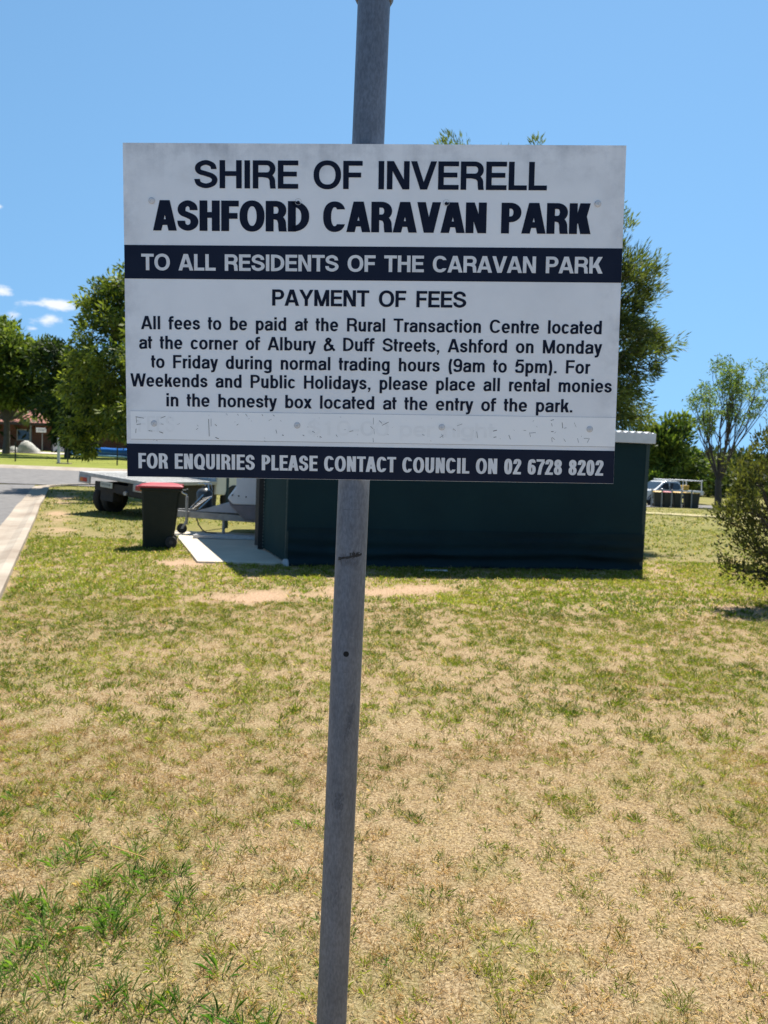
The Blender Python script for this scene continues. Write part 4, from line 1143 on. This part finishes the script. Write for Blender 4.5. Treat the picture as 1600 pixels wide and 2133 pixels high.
# ------------------------------------------------------------------ silver utility and the row of bins across the park
silver = mat('silver_paint', (.56, .58, .60), .32, metal=.35, nscale=2, c2=(.50, .52, .54), coat=.3)
ute_p = ground_at(1405, 1050.5); ute_p = Vector((18.1 + 2.1, 55.5, gzf(20.2, 55.5)))
ute = thing('utility_vehicle', 'silver dual-cab utility with ladder rack parked behind the row of wheelie bins', 'ute', (0, 0, 0), 0)
def ute_build():
    """nose to local -x, side towards us is local -y"""
    W2 = .90
    prof = [(-2.62, .42), (-2.68, .62), (-2.62, .98), (-2.35, 1.08), (-1.55, 1.16), (-.80, 1.70), (-.55, 1.78), (.45, 1.80), (.66, 1.74), (.80, 1.15), (.82, .50), (-1.05, .42)]
    secs = []
    for y, k, dz in ((-W2, .97, 0), (-W2 + .08, 1, 0), (W2 - .08, 1, 0), (W2, .97, 0)):
        secs.append([(x * k if z < 1.2 else x * (k - .0), y if z < 1.2 else y * .84, z) for x, z in prof])
    bd = MB().loft(secs).build('body', silver, ute, bevel=.04, seg=3)
    for s in (-1, 1):
        yb = s * (W2 + .004); yt = s * (W2 * .84 + .012)
        def win(name, pts):
            b = MB(); n = len(pts); P = []
            for x, z in pts:
                f = (z - 1.16) / .6; y = (yb * (1 - f) + yt * f)
                P.append((x, y + s * .012, z))
            Q = [(x, y - s * .03, z) for x, y, z in P]
            b.add(P + Q, [tuple(range(n)), tuple(range(n, 2 * n))] + [(k, (k + 1) % n, (k + 1) % n + n, k + n) for k in range(n)]); return b.build(name, glass, bd)
        win('side_window', [(-1.30, 1.20), (-.76, 1.60), (-.50, 1.66), (-.38, 1.66), (-.36, 1.18)])
        win('side_window', [(-.22, 1.18), (-.24, 1.66), (.40, 1.67), (.60, 1.54), (.64, 1.32), (.52, 1.19)])
        dr = MB().box((-.29, s * (W2 + .002), .85), (.012, .012, .6)).build('door_seam', dark_ch, bd)
        MB().box((-1.10, s * (W2 + .10), 1.20), (.12, .18, .13)).build('side_mirror', silver, bd, bevel=.03)
        MB().box((-.45, s * (W2 + .012), 1.06), (.16, .03, .035)).build('door_handle', chrome, bd, bevel=.01)
        MB().box((-2.50, s * .66, .90), (.24, .40, .15), rz=s * .35).build('headlight', mat('headlight_lens', (.6, .62, .64), .12, spec=.8), bd, bevel=.04)
    MB().add([(-1.50, -.72, 1.19), (-1.50, .72, 1.19), (-.83, .66, 1.69), (-.83, -.66, 1.69), (-1.53, -.72, 1.16), (-1.53, .72, 1.16)], [(0, 1, 2, 3)]).build('windscreen', glass, bd).location = (-.022, 0, .018)
    MB().box((-2.69, 0, .76), (.04, 1.0, .22)).build('grille', dark_ch, bd, bevel=.02)
    MB().box((-2.70, 0, .52), (.10, 1.7, .18)).build('front_bumper', silver, bd, bevel=.04)
    MB().box((1.78, 0, .99), (1.84, 1.8, .30)).build('tray', silver, ute, bevel=.02)
    MB().box((1.5, 0, .62), (2.4, .8, .16)).build('chassis', dark_ch, ute)
    rk = MB()
    for y in (-.78, .78):
        rk.tube([(2.62, y, 1.12), (2.56, y, 1.80)], .035, 8); rk.tube([(-.4, y, 1.88), (2.66, y, 1.86)], .04, 8); rk.tube([(.92, y, 1.10), (.92, y, 1.87)], .03, 8)
    for x in (-.3, .9, 2.5): rk.tube([(x, -.78, 1.87), (x, .78, 1.87)], .03, 8)
    rk.build('ladder_rack', white_paint, ute)
    tl = MB().loft([[(1.05 + .5 * a + dx * (1 - .2 * h), -.72 + dy, 1.14 + h) for dx, dy in ((0, 0), (.5, 0), (.5, .5), (0, .5))] for a, h in ((0, 0), (.04, .22), (.1, .38))])
    for x in (-1.72, 1.72):
        for s in (-1, 1):
            w = MB().lathe([(0, -.12), (.24, -.12), (.35, -.10), (.375, -.05), (.375, .05), (.35, .10), (.24, .12), (0, .12)], 28, 'y', (x, s * .80, .375)).build('wheel', tyre_m, ute, smooth=True)
            MB().lathe([(0, s * .118), (.1, s * .125), (.21, s * .115), (.225, s * .12)], 20, 'y', (x, s * .80, .375)).build('rim', silver, w, smooth=True)
            MB().lathe([(.40, -.05), (.46, -.05), (.46, .05), (.40, .05)], 28, 'y', (x, s * .86, .40)).build('wheel_arch', dark_ch, ute)
    return tl
tl = ute_build()
ute.location = ute_p; ute.rotation_euler = (0, 0, rad(20))
yb = tl.build('yellow_bag', mat('yellow_canvas', (.52, .33, .05), .8, nscale=12, c2=(.40, .24, .03)), None, bevel=.05)
yb.matrix_world = Matrix.Translation(ute_p) @ Matrix.Rotation(rad(20), 4, 'Z'); tag(yb, 'yellow-orange canvas bag lying in the tray of the silver utility', 'bag')

bin_dark = mat('black_green_plastic', (.016, .018, .016), .5, nscale=7, c2=(.026, .028, .024))
binlabels = ['yellow-lidded dark bin at the left end of the distant bin row',
             'dark bin with a red lid standing between yellow-lidded ones in the distant row',
             'yellow-lidded dark bin next to the red-lidded one in the distant row',
             'yellow-lidded dark bin between the last two posts of the distant row',
             'yellow-lidded dark bin at the open right end of the distant row']
bx = [1369, 1388, 1409, 1432, 1446]
for i, px in enumerate(bx):
    p = at(px, 1050, 51.0 - (.35 if i == 4 else 0)); z = gzf(p.x, p.y)
    wheelie_bin(binlabels[i], bin_dark, lid_red if i == 1 else lid_yel, (p.x, p.y, z), rad(78 + (i * 37 % 11)), 'wheelie bins lined up across the park')
pole_grey = mat('weathered_grey_pipe', (.30, .31, .32), .6, metal=.3, nscale=8, c2=(.2, .2, .21))
for i, px in enumerate((1357, 1378, 1398.5, 1419, 1440)):
    p = at(px, 1050, 50.3); z = gzf(p.x, p.y)
    lab = ['at the left end of the bin row', 'between the first yellow lid and the red lid', 'between the red lid and the next yellow lid', 'in the gap right of the middle yellow lid', 'nearest the right end of the bin row'][i]
    o = MB().tube([(0, 0, -.1), (0, 0, 1.16), (0, .02, 1.17)], .045, 10).build('bin_post', pole_grey)
    o.location = (p.x, p.y, z); tag(o, 'slim grey post ' + lab, 'post', 'posts of the bin enclosure')

# ------------------------------------------------------------------ far side of the road, left
fence_m = mat('black_steel_post', (.02, .022, .022), .6)
wire_m = mat('dark_wire', (.03, .032, .03), .6)
fe = thing('wire_fence', 'black chain-wire fence with thin dark posts along the far green lawn', 'fence', (0, 0, 0))
fpx = [(-140, 950), (-55, 954.5), (32, 959), (141, 966.5), (244, 973), (350, 979)]
fp = []
for px, py in fpx:
    p = at(px, py, 54.5); p.z = gzf(p.x, p.y); fp.append(p)
    MB().tube([p - Vector((0, 0, .1)), p + Vector((0, 0, 1.42))], .05, 8).build('fence_post', fence_m, fe)
b = MB()
for a, c in zip(fp[:-1], fp[1:]):
    for h in (.1, .75, 1.4): b.tube([a + Vector((0, 0, h)), c + Vector((0, 0, h))], .006, 4, False)
    n = int((c - a).length / .35)
    for k in range(1, n): q_ = a.lerp(c, k / n); b.tube([q_ + Vector((0, 0, .1)), q_ + Vector((0, 0, 1.4))], .003, 3, False)
b.build('wire', wire_m, fe)
p = at(122, 968, 53.5); p.z = gzf(p.x, p.y)
o = MB().tube([(0, 0, -.1), (0, 0, 1.75), (.0, 0, 1.78)], [.10, .095, .05], 12).build('marker_post', mat('pale_grey_post', (.50, .51, .53), .6, nscale=6)); o.location = p
tag(o, 'pale grey post standing at the edge of the far green lawn beside the fence', 'post')
b = MB(); b.box((0, 0, .03), (.9, .5, .08)); o = b.build('concrete_pad', conc); o.location = p + Vector((.35, .1, 0)); structure(o)

brick = bpy.data.materials.new('red_brick'); brick.use_nodes = True
nt = brick.node_tree; bs = nt.nodes['Principled BSDF']; bs.inputs['Roughness'].default_value = .85
tcn = N(nt, 'ShaderNodeTexCoord'); mpn = N(nt, 'ShaderNodeMapping'); mpn.inputs['Rotation'].default_value = (rad(90), 0, 0); nt.links.new(tcn.outputs['Object'], mpn.inputs['Vector'])
bk = N(nt, 'ShaderNodeTexBrick'); bk.inputs['Scale'].default_value = 2.2; bk.inputs['Color1'].default_value = (.20, .062, .036, 1); bk.inputs['Color2'].default_value = (.15, .048, .03, 1); bk.inputs['Mortar'].default_value = (.22, .18, .15, 1)
nt.links.new(mpn.outputs['Vector'], bk.inputs['Vector']); nt.links.new(bk.outputs['Color'], bs.inputs['Base Color'])
roof_r = mat('red_brown_roof', (.30, .10, .065), .7, nscale=3, c2=(.22, .075, .05))
dark_eave = mat('dark_brown_timber', (.045, .035, .03), .7)
p0 = at(-60, 927, 90); g0 = gzf(p0.x, p0.y)
bd = thing('brick_building', 'low red brick building with dark veranda behind the far trees', 'building', (p0.x, p0.y, g0), rad(-3))
b = MB().box((9, 4, 1.5), (26, 8, 3.0)); b.build('wall', brick, bd)
b = MB().add([(-5, -2.2, 3.0), (23, -2.2, 3.0), (23, 10, 3.0), (-5, 10, 3.0), (-1, 4, 5.0), (19, 4, 5.0)], [(0, 1, 5, 4), (1, 2, 5), (2, 3, 4, 5), (3, 0, 4), (0, 3, 2, 1)]); b.build('roof', roof_r, bd)
MB().box((9, -2.22, 2.92), (28, .06, .30)).build('gutter', dark_eave, bd)
for x in (-3.5, 0.4, 4.3, 8.2, 12.1, 16): MB().box((x, -2.0, 1.4), (.16, .16, 2.8)).build('veranda_post', mat('grey_post_paint', (.25, .26, .27), .6) if 'grey_post_paint' not in bpy.data.materials else bpy.data.materials['grey_post_paint'], bd)
wf = mat('cream_window_frame', (.6, .58, .52), .5)
for x in (-1.5, 2.2, 6.3, 13.5):
    w = MB().box((x, -.02, 1.7), (1.6, .06, 1.3)).build('window', wf, bd); MB().box((x, -.06, 1.7), (1.4, .03, 1.1)).build('pane', glass, w)
dfr = MB().box((10.2, -.02, 1.1), (1.2, .06, 2.2)).build('door', dark_eave, bd); MB().box((10.6, -.07, 1.05), (.08, .05, .08)).build('handle', chrome, dfr)
path_m = mat('pale_concrete_path', (.58, .50, .43), .9, nscale=2, c2=(.48, .41, .35))
rows = []
for xx in np.arange(-75, -10, 2.5):
    rows.append([(float(xx), 78.5 + v * 3.0 - .09 * (xx + 42), 0) for v in (-1, 0, 1)])
drape('far_path', rows, path_m, .06)
def on_far(px, py, Y): q_ = at(px, py, Y); return Vector((q_.x, q_.y, gzf(q_.x, q_.y)))
rk_m = mat('pale_rock', (.52, .50, .45), .9, nscale=2.5, c2=(.30, .30, .26), bump=.5, bscale=5)
def rock(px, py, Y, s, seed, label):
    b = MB(); q = random.Random(seed); n = 18; secs = []
    for j, (h, r) in enumerate([(-.1, 1.05), (.25, 1.0), (.55, .8), (.82, .5), (.98, .16)]):
        secs.append([(s[0] * r * math.cos(2 * math.pi * k / n) * q.uniform(.88, 1.1) - s[0] * .25 * h, s[1] * r * math.sin(2 * math.pi * k / n) * q.uniform(.88, 1.1), s[2] * h * q.uniform(.94, 1.05)) for k in range(n)])
    o = b.loft(secs).build('boulder', rk_m, smooth=True); o.location = on_far(px, py, Y); tag(o, label, 'rock')
rock(60, 935, 76, (1.05, .8, 1.2), 3, 'large pale boulder on the far side of the green lawn')
rock(30, 932, 76.5, (.55, .5, .62), 9, 'smaller pale rock just left of the large boulder')
p = on_far(88, 921, 82)
sg = thing('entrance_sign', 'small white sign on a thin post in front of the brick building', 'sign', p)
MB().tube([(0, 0, -.1), (0, 0, 2.0)], .05, 8).build('post', pole_grey, sg)
bdp = MB().box((-.1, -.06, 2.32), (1.1, .05, .48)).build('board', white_paint, sg, bevel=.02)
pm = MB()
for k, w in enumerate((.09, .06, .08, .05, .09, .07)): pm.box((-.38 + k * .115, -.087, 2.33), (w, .006, .13))
pm.build('blurred_lettering', mat('grey_blue_lettering', (.25, .28, .36), .6), bdp)
p = on_far(122, 931, 80)
nb = thing('display_board', 'white framed display board with dark side posts by the far path', 'board', p)
MB().box((0, 0, .85), (1.15, .06, 1.35)).build('board', mat('light_grey_board', (.55, .57, .62), .5, nscale=2), nb)
for x in (-.66, .66): MB().box((x, 0, .78), (.16, .12, 1.62)).build('post', fence_m, nb)
bw = mat('bright_blue_cover', (.02, .16, .55), .35, nscale=3, c2=(.015, .12, .45)); bw2 = mat('pale_blue_edge', (.25, .50, .72), .4)
p = on_far(150, 941, 74); q_ = on_far(330, 952, 72)
bl = thing('pool_cover_roller', 'long bright blue rolled pool cover lying beyond the fence on the green lawn', 'pool cover', p)
d = q_ - p
secs = []
n = 14
for t_ in np.linspace(0, 1.5, 20):
    c_ = d * float(t_); zz = gzf(p.x + c_.x, p.y + c_.y) - p.z; r_ = .44 + .02 * math.sin(t_ * 21)
    secs.append([(c_.x, c_.y + r_ * math.cos(2 * math.pi * k / n), zz + .44 + r_ * math.sin(2 * math.pi * k / n)) for k in range(n)])
MB().loft(secs).build('roll', bw, bl, smooth=True)
MB().tube([d * (k / 10 * 1.5) + Vector((0, -.62, .10 + gzf(p.x + d.x * k * .15, p.y + d.y * k * .15) - p.z)) for k in range(11)], .10, 8).build('edging', bw2, bl, smooth=True)

# ------------------------------------------------------------------ trees
bark = mat('grey_brown_bark', (.16, .13, .105), .9, nscale=6, c2=(.08, .065, .055), bump=.6, bscale=14, stretch=(3, 3, .7))
bark_d = mat('dark_bark', (.075, .062, .052), .9, nscale=6, c2=(.04, .034, .03), bump=.6, bscale=14, stretch=(3, 3, .7))
leafm = leaf_mat('tree_leaves', .6, .34, .25)
def branch_pts(a, b, sag, n, q, wob):
    a = Vector(a); b = Vector(b); L = (b - a).length; out = []
    for i in range(n + 1):
        t = i / n; p = a.lerp(b, t) + Vector((0, 0, sag * L * math.sin(math.pi * t)))
        if 0 < i < n: p += Vector((q.uniform(-1, 1), q.uniform(-1, 1), q.uniform(-.6, .6))) * wob * L
        out.append(p)
    return out
def leaves_mesh(name, C, nleaf, spread, L, W, colA, colB, parent, rg, up=.3, out=.6, center=None, droop=0.0, matl=None, flat=1.0):
    """nleaf leaves round every cluster centre C (n,3)"""
    n = len(C); idx = np.repeat(np.arange(n), nleaf); m = len(idx)
    off = rg.normal(0, 1, (m, 3)); off /= np.maximum(np.linalg.norm(off, axis=1, keepdims=True), .3); off *= rg.uniform(.15, 1, (m, 1)) ** .6
    cs = spread * rg.uniform(.6, 1.3, (n, 1))[idx]
    P = C[idx] + off * cs * np.array([1, 1, flat])
    dirv = off * .9 + rg.normal(0, .45, (m, 3)); dirv[:, 2] += up - droop
    if center is not None:
        o_ = C[idx] - np.array(center); o_ /= np.maximum(np.linalg.norm(o_, axis=1, keepdims=True), .01); dirv += out * o_
    dirv /= np.linalg.norm(dirv, axis=1, keepdims=True)
    s = np.cross(dirv, rg.normal(0, 1, (m, 3))); s /= np.maximum(np.linalg.norm(s, axis=1, keepdims=True), .01)
    l = (L * rg.uniform(.6, 1.35, m))[:, None]; w = (W * rg.uniform(.7, 1.3, m))[:, None]
    V = np.stack([P, P + dirv * l * .45 + s * w * .5, P + dirv * l, P + dirv * l * .45 - s * w * .5], 1)
    hue = np.clip(rg.normal(.45, .28, n)[idx] + rg.normal(0, .18, m), 0, 1)[:, None]
    c = np.array(colA) * (1 - hue) + np.array(colB) * hue
    c = np.clip(c * rg.uniform(.75, 1.25, (m, 1)), 0, 1)
    return np_mesh(name, V, 4, matl or leafm, parent, c)
def lobe_points(lobes, rg, dens, shell=.55):
    out = []
    for (cx, cy, cz, rx, ry, rz) in lobes:
        k = max(6, int(dens * (rx * ry * rz) ** (2 / 3)))
        v = rg.normal(0, 1, (k, 3)); v /= np.linalg.norm(v, axis=1, keepdims=True)
        r = (shell + (1 - shell) * rg.uniform(0, 1, (k, 1)) ** .7) * np.where(rg.uniform(0, 1, (k, 1)) < .22, rg.uniform(.2, .9, (k, 1)), 1)
        r = r * (1 + .16 * rg.normal(0, 1, (k, 1)))
        out.append(np.array([cx, cy, cz]) + v * r * np.array([rx, ry, rz]))
    return out
def tree(name, label, loc, lobes, trunk_r, fork, dens, nleaf, spread, L, W, colA, colB, seed, group=None, up=.3, droop=0.0, out=.6, barkm=None, stems=None, cat='tree', twig=True, wisps=0):
    rg = np.random.default_rng(seed); q = random.Random(seed)
    t = thing(name, label, cat, loc, 0, group)
    lp = lobe_points(lobes, rg, dens)
    ctr = np.mean([l[:3] for l in lobes], axis=0)
    b = MB()
    top = Vector((q.uniform(-.1, .1), 0, fork))
    stems = stems or [Vector((0, 0, -.15))]
    for s0 in stems: b.tube([s0, Vector(s0).lerp(top, .5) + Vector((q.uniform(-.04, .04), q.uniform(-.04, .04), 0)), top], [trunk_r * 1.15, trunk_r * .9, trunk_r * .8], 10)
    for l, pts in zip(lobes, lp):
        c = Vector(l[:3]); bp_ = branch_pts(top, c, .06, 5, q, .04)
        r0 = trunk_r * .6 * min(1, .5 + .2 * l[3]); b.tube(bp_, [r0 * (1 - .13 * i) for i in range(6)], 7)
        if twig:
            for p in pts[::3]: b.tube(branch_pts(bp_[3 + q.randrange(3)], Vector(p), .05, 3, q, .05), [r0 * .26, r0 * .18, r0 * .11, r0 * .04], 5, False)
    b.build('trunk', barkm or bark, t, smooth=True)
    C = np.concatenate(lp)
    o = leaves_mesh('crown', C, nleaf, spread, L, W, colA, colB, t, rg, up, out, ctr, droop)
    return t
def lp_(px, py, Y, base, rxp, rzp, ryk=1.0):
    """a crown lobe seen at a photograph position, Y metres away, half sizes in photograph pixels"""
    p = at(px, py, Y) - Vector(base); s = Y / F
    return (p.x, p.y, p.z, rxp * s, rxp * s * ryk, rzp * s)
DK, LT = (.030, .050, .012), (.105, .135, .022)

# tall feathery tree behind the shed
bx_, by_ = 3.45, 17.2; B0 = (bx_, by_, gzf(bx_, by_))
lob = [lp_(1290, 560, 16.9, B0, 48, 60), lp_(1335, 590, 17.1, B0, 40, 45), lp_(1290, 665, 16.9, B0, 62, 60), lp_(1335, 705, 17.3, B0, 58, 44), lp_(1365, 720, 16.9, B0, 28, 30),
       lp_(1298, 760, 16.7, B0, 68, 50), lp_(1290, 835, 16.9, B0, 52, 50), lp_(1262, 480, 17.3, B0, 46, 60), lp_(1180, 420, 17.3, B0, 70, 80), lp_(1085, 375, 17.3, B0, 42, 70), lp_(985, 400, 17.3, B0, 70, 80), lp_(922, 370, 17.5, B0, 22, 64),
       lp_(1100, 520, 16.8, B0, 110, 90), lp_(1180, 620, 16.3, B0, 100, 90), lp_(1020, 620, 16.8, B0, 100, 100), lp_(1130, 760, 16.5, B0, 120, 80), lp_(1010, 780, 17.3, B0, 80, 70), lp_(1250, 850, 16.3, B0, 60, 46), lp_(1322, 868, 17.7, B0, 40, 24), lp_(1290, 970, 15.6, B0, 44, 40), lp_(1322, 925, 15.8, B0, 22, 24)]  # last two lobes, hidden by the shed, added to cast more ground shadow
tree('feathery_tree', 'tall dark feathery tree rising behind the green shed and the notice board', B0, lob, .26, 2.6, 100, 60, .22, .15, .028, (.024, .044, .012), (.19, .22, .05), 21, up=.5, out=.9)

# street tree near the road corner, left of the board
B1 = Vector((-9.6, 29.5, 0)); B1.z = gzf(B1.x, B1.y)
lob = [lp_(245, 610, 29.3, B1, 42, 42), lp_(205, 625, 28.8, B1, 36, 36), lp_(232, 690, 28.6, B1, 62, 48), lp_(190, 750, 29, B1, 46, 50), lp_(250, 780, 27.8, B1, 70, 60), lp_(165, 800, 29.5, B1, 42, 46), lp_(205, 850, 28.5, B1, 66, 48),
       lp_(170, 900, 29, B1, 40, 34), lp_(172, 935, 28.6, B1, 20, 24), lp_(245, 868, 28, B1, 40, 34), lp_(320, 640, 29, B1, 70, 70), lp_(340, 760, 27, B1, 90, 80), lp_(300, 870, 25, B1, 66, 50), lp_(330, 720, 24, B1, 70, 60), lp_(310, 570, 29, B1, 46, 40)]
tree('street_tree', 'leafy green street tree on the road corner just left of the notice board', B1, lob, .12, 2.1, 50, 52, .34, .21, .075, (.030, .058, .010), (.27, .30, .04), 22, up=.0, droop=.25, out=.5)

# trees beyond the far lawn, left
B2 = on_far(12, 934, 71)
lob = [lp_(0, 720, 70, B2, 50, 40), lp_(35, 740, 71, B2, 42, 36), lp_(75, 735, 70, B2, 24, 26), lp_(10, 690, 71, B2, 26, 30), lp_(-40, 760, 72, B2, 70, 60), lp_(45, 790, 70, B2, 56, 34), lp_(5, 828, 71, B2, 56, 20), lp_(70, 820, 70, B2, 44, 24), lp_(105, 845, 70, B2, 24, 18), lp_(-60, 850, 72, B2, 60, 40)]
tree('park_tree', 'large spreading green tree at the left edge over the pale boulder', B2, lob, .32, 3.0, 8.5, 62, .85, .55, .22, (.032, .060, .013), (.19, .23, .04), 23, 'trees on the far side of the road', up=.0, droop=.1, out=.4)
B3 = on_far(140, 938, 67)
lob = [lp_(118, 745, 67, B3, 34, 34), lp_(140, 790, 67, B3, 44, 40), lp_(128, 850, 66, B3, 40, 40), lp_(160, 880, 66, B3, 46, 36), lp_(185, 800, 68, B3, 46, 50), lp_(150, 905, 66, B3, 36, 22), lp_(105, 725, 67, B3, 16, 16), lp_(215, 862, 68, B3, 50, 34)]
tree('park_tree', 'dark green shady tree above the white display board and blue pool cover', B3, lob, .25, 2.4, 8.5, 64, .8, .5, .2, (.018, .034, .010), (.065, .09, .018), 24, 'trees on the far side of the road', up=.0, droop=.3, out=.4)
B6 = on_far(420, 945, 72)
lob = [lp_(330 + 60 * i, 800 + 40 * (i % 2), 72, B6, 60, 70) for i in range(5)] + [lp_(300 + 70 * i, 890, 71, B6, 60, 40) for i in range(5)]
tree('park_tree', 'broad green tree hidden mostly behind the left half of the notice board', B6, lob, .3, 2.6, 6, 50, .9, .55, .22, (.028, .05, .012), (.11, .14, .028), 29, 'trees on the far side of the road', up=.0)

# right: rounded tree, bare-stemmed tree
B4 = on_far(1392, 1040, 66)
lob = [lp_(1380, 905, 66, B4, 30, 26), lp_(1405, 925, 65, B4, 38, 34), lp_(1365, 940, 66, B4, 36, 36), lp_(1395, 970, 65, B4, 48, 30), lp_(1350, 985, 66, B4, 44, 30), lp_(1425, 980, 65.5, B4, 34, 34), lp_(1330, 930, 67, B4, 40, 40), lp_(1420, 885, 66, B4, 14, 14), lp_(1365, 1000, 64.5, B4, 60, 18)]
tree('rounded_tree', 'rounded leafy green tree standing behind the silver utility', B4, lob, .25, 1.7, 9, 60, .72, .5, .19, (.030, .058, .012), (.22, .27, .045), 25, up=.1)
B5 = on_far(1497, 1050, 53)
t5 = thing('sparse_tree', 'tall sparse tree with many bare upright stems and thin leaf tufts at right', 'tree', B5)
rg = np.random.default_rng(26); q = random.Random(26)
b = MB(); tips = []
s = 53 / F
def toL(px, py, dy=0): return at(px, py, 53 + dy) - B5
fork0 = toL(1496, 1000)
b.tube([(0, 0, -.2), tuple(fork0 * .5), tuple(fork0)], [.27, .22, .20], 10)
def grow(p, d, L, r, lev):
    n = 4; pts = [p]; dd = d.copy()
    for i in range(n):
        dd = (dd + Vector((q.uniform(-.14, .14), q.uniform(-.14, .14), .07))).normalized(); pts.append(pts[-1] + dd * L / n)
    b.tube(pts, [r * (1 - .12 * i) for i in range(n + 1)], 6 if lev < 2 else 4, False)
    if lev >= 3 or r < .012: tips.append(pts[-1]); tips.append(pts[-2]); return
    for k in range(2 if lev else 3):
        a = pts[-1] if k else pts[-2]
        nd = (dd + Vector((q.uniform(-.42, .42), q.uniform(-.42, .42), q.uniform(.0, .35)))).normalized()
        grow(a, nd, L * q.uniform(.55, .8), r * .6, lev + 1)
for (px, py, dy) in ((1432, 880, 1), (1455, 850, -1), (1470, 830, .5), (1490, 790, 0), (1505, 775, -1), (1525, 800, 1), (1545, 810, 0), (1570, 830, 1), (1590, 850, -1), (1480, 860, 2), (1535, 870, 2), (1610, 820, .5), (1445, 905, 1.5), (1500, 800, 1.5), (1518, 830, -2), (1560, 880, -1.5)):
    e_ = toL(px, py, dy); d = (e_ - fork0); grow(fork0 + Vector((q.uniform(-.08, .08), q.uniform(-.08, .08), q.uniform(-.3, .3))), d.normalized(), d.length * .50, .062, 0)
b.build('trunk', bark_d, t5, smooth=True)
leaves_mesh('crown', np.array([tuple(p) for p in tips]), 13, .34, .26, .085, (.07, .12, .025), (.24, .30, .07), t5, rg, .0, .3, None, .1, None, .3)

# near shrub at the right edge
B7 = Vector((5.25, 9.45, gzf(5.25, 9.45)))
t7 = thing('garden_shrub', 'dark green shrub with small stiff leaves at the right edge of the lawn', 'shrub', B7)
rg = np.random.default_rng(27); q = random.Random(27)
lob = [lp_(1620, 960, 9.4, B7, 90, 60), lp_(1565, 985, 9.2, B7, 52, 34), lp_(1545, 1060, 9.1, B7, 60, 40), lp_(1500, 1078, 9.3, B7, 34, 13), lp_(1560, 1130, 9.2, B7, 52, 40), lp_(1530, 1180, 9.0, B7, 40, 26), lp_(1580, 1205, 9.0, B7, 40, 20), lp_(1640, 1080, 9.4, B7, 110, 90), lp_(1660, 1180, 9.3, B7, 110, 50), lp_(1720, 980, 9.5, B7, 90, 90), lp_(1545, 1018, 9.4, B7, 26, 26), lp_(1592, 905, 9.5, B7, 26, 44), lp_(1735, 1120, 9.5, B7, 70, 90)]
pts = lobe_points(lob, rg, 230, .35); b = MB()
for l, P in zip(lob, pts):
    c = Vector(l[:3]); bp_ = branch_pts((q.uniform(-.12, .12), q.uniform(-.12, .12), -.05), c, .08, 6, q, .05)
    b.tube(bp_, [.032 - .004 * i for i in range(7)], 6)
    for p in P[::2]: b.tube(branch_pts(bp_[2 + q.randrange(5)], Vector(p), .06, 3, q, .06), [.010, .007, .005, .002], 4, False)
b.build('trunk', bark_d, t7, smooth=True)
leaves_mesh('crown', np.concatenate(pts), 36, .10, .060, .020, (.022, .034, .009), (.165, .165, .04), t7, rg, .55, .4, (0, 0, .6))

# low woodland along the horizon, one mass
rg = np.random.default_rng(30)
C = []
for (x0, x1, yb_, h, n) in ((-150, -8, 118, 7.5, 900), (-8, 45, 112, 6.5, 420), (34, 120, 88, 5.0, 620), (-60, -8, 100, 5.5, 260)):
    x = rg.uniform(x0, x1, n); y = yb_ + rg.normal(0, 5, n) + .05 * x; hh = h * (.55 + .6 * fbm(x, y * .2, 14, 70)) 
    z = gz(x, y) + hh * rg.uniform(.05, 1, n) ** .8; C.append(np.stack([x, y, z], -1))
wd = leaves_mesh('far_woodland', np.concatenate(C), 46, 1.5, .9, .42, (.030, .048, .016), (.10, .12, .035), None, rg, .2, .2)
wd['kind'] = 'stuff'; wd['label'] = 'low band of distant trees along the horizon'; wd['category'] = 'woodland'

# a dry stalk lying on the grass
q = random.Random(2)
a = ground_at(232, 1770); c = ground_at(322, 1812)
b = MB().tube([a + Vector((0, 0, .03)), a.lerp(c, .12) + Vector((-.01, -.03, .04)), a.lerp(c, .35) + Vector((0, -.03, .04)), a.lerp(c, .7) + Vector((0, -.008, .035)), c + Vector((0, 0, .03))], [.0012, .0018, .002, .0019, .001], 6)
tag(b.build('fallen_stalk', mat('dry_orange_stalk', (.55, .33, .10), .7)), 'thin dry orange stalk lying curved on the grass at lower left', 'stalk')
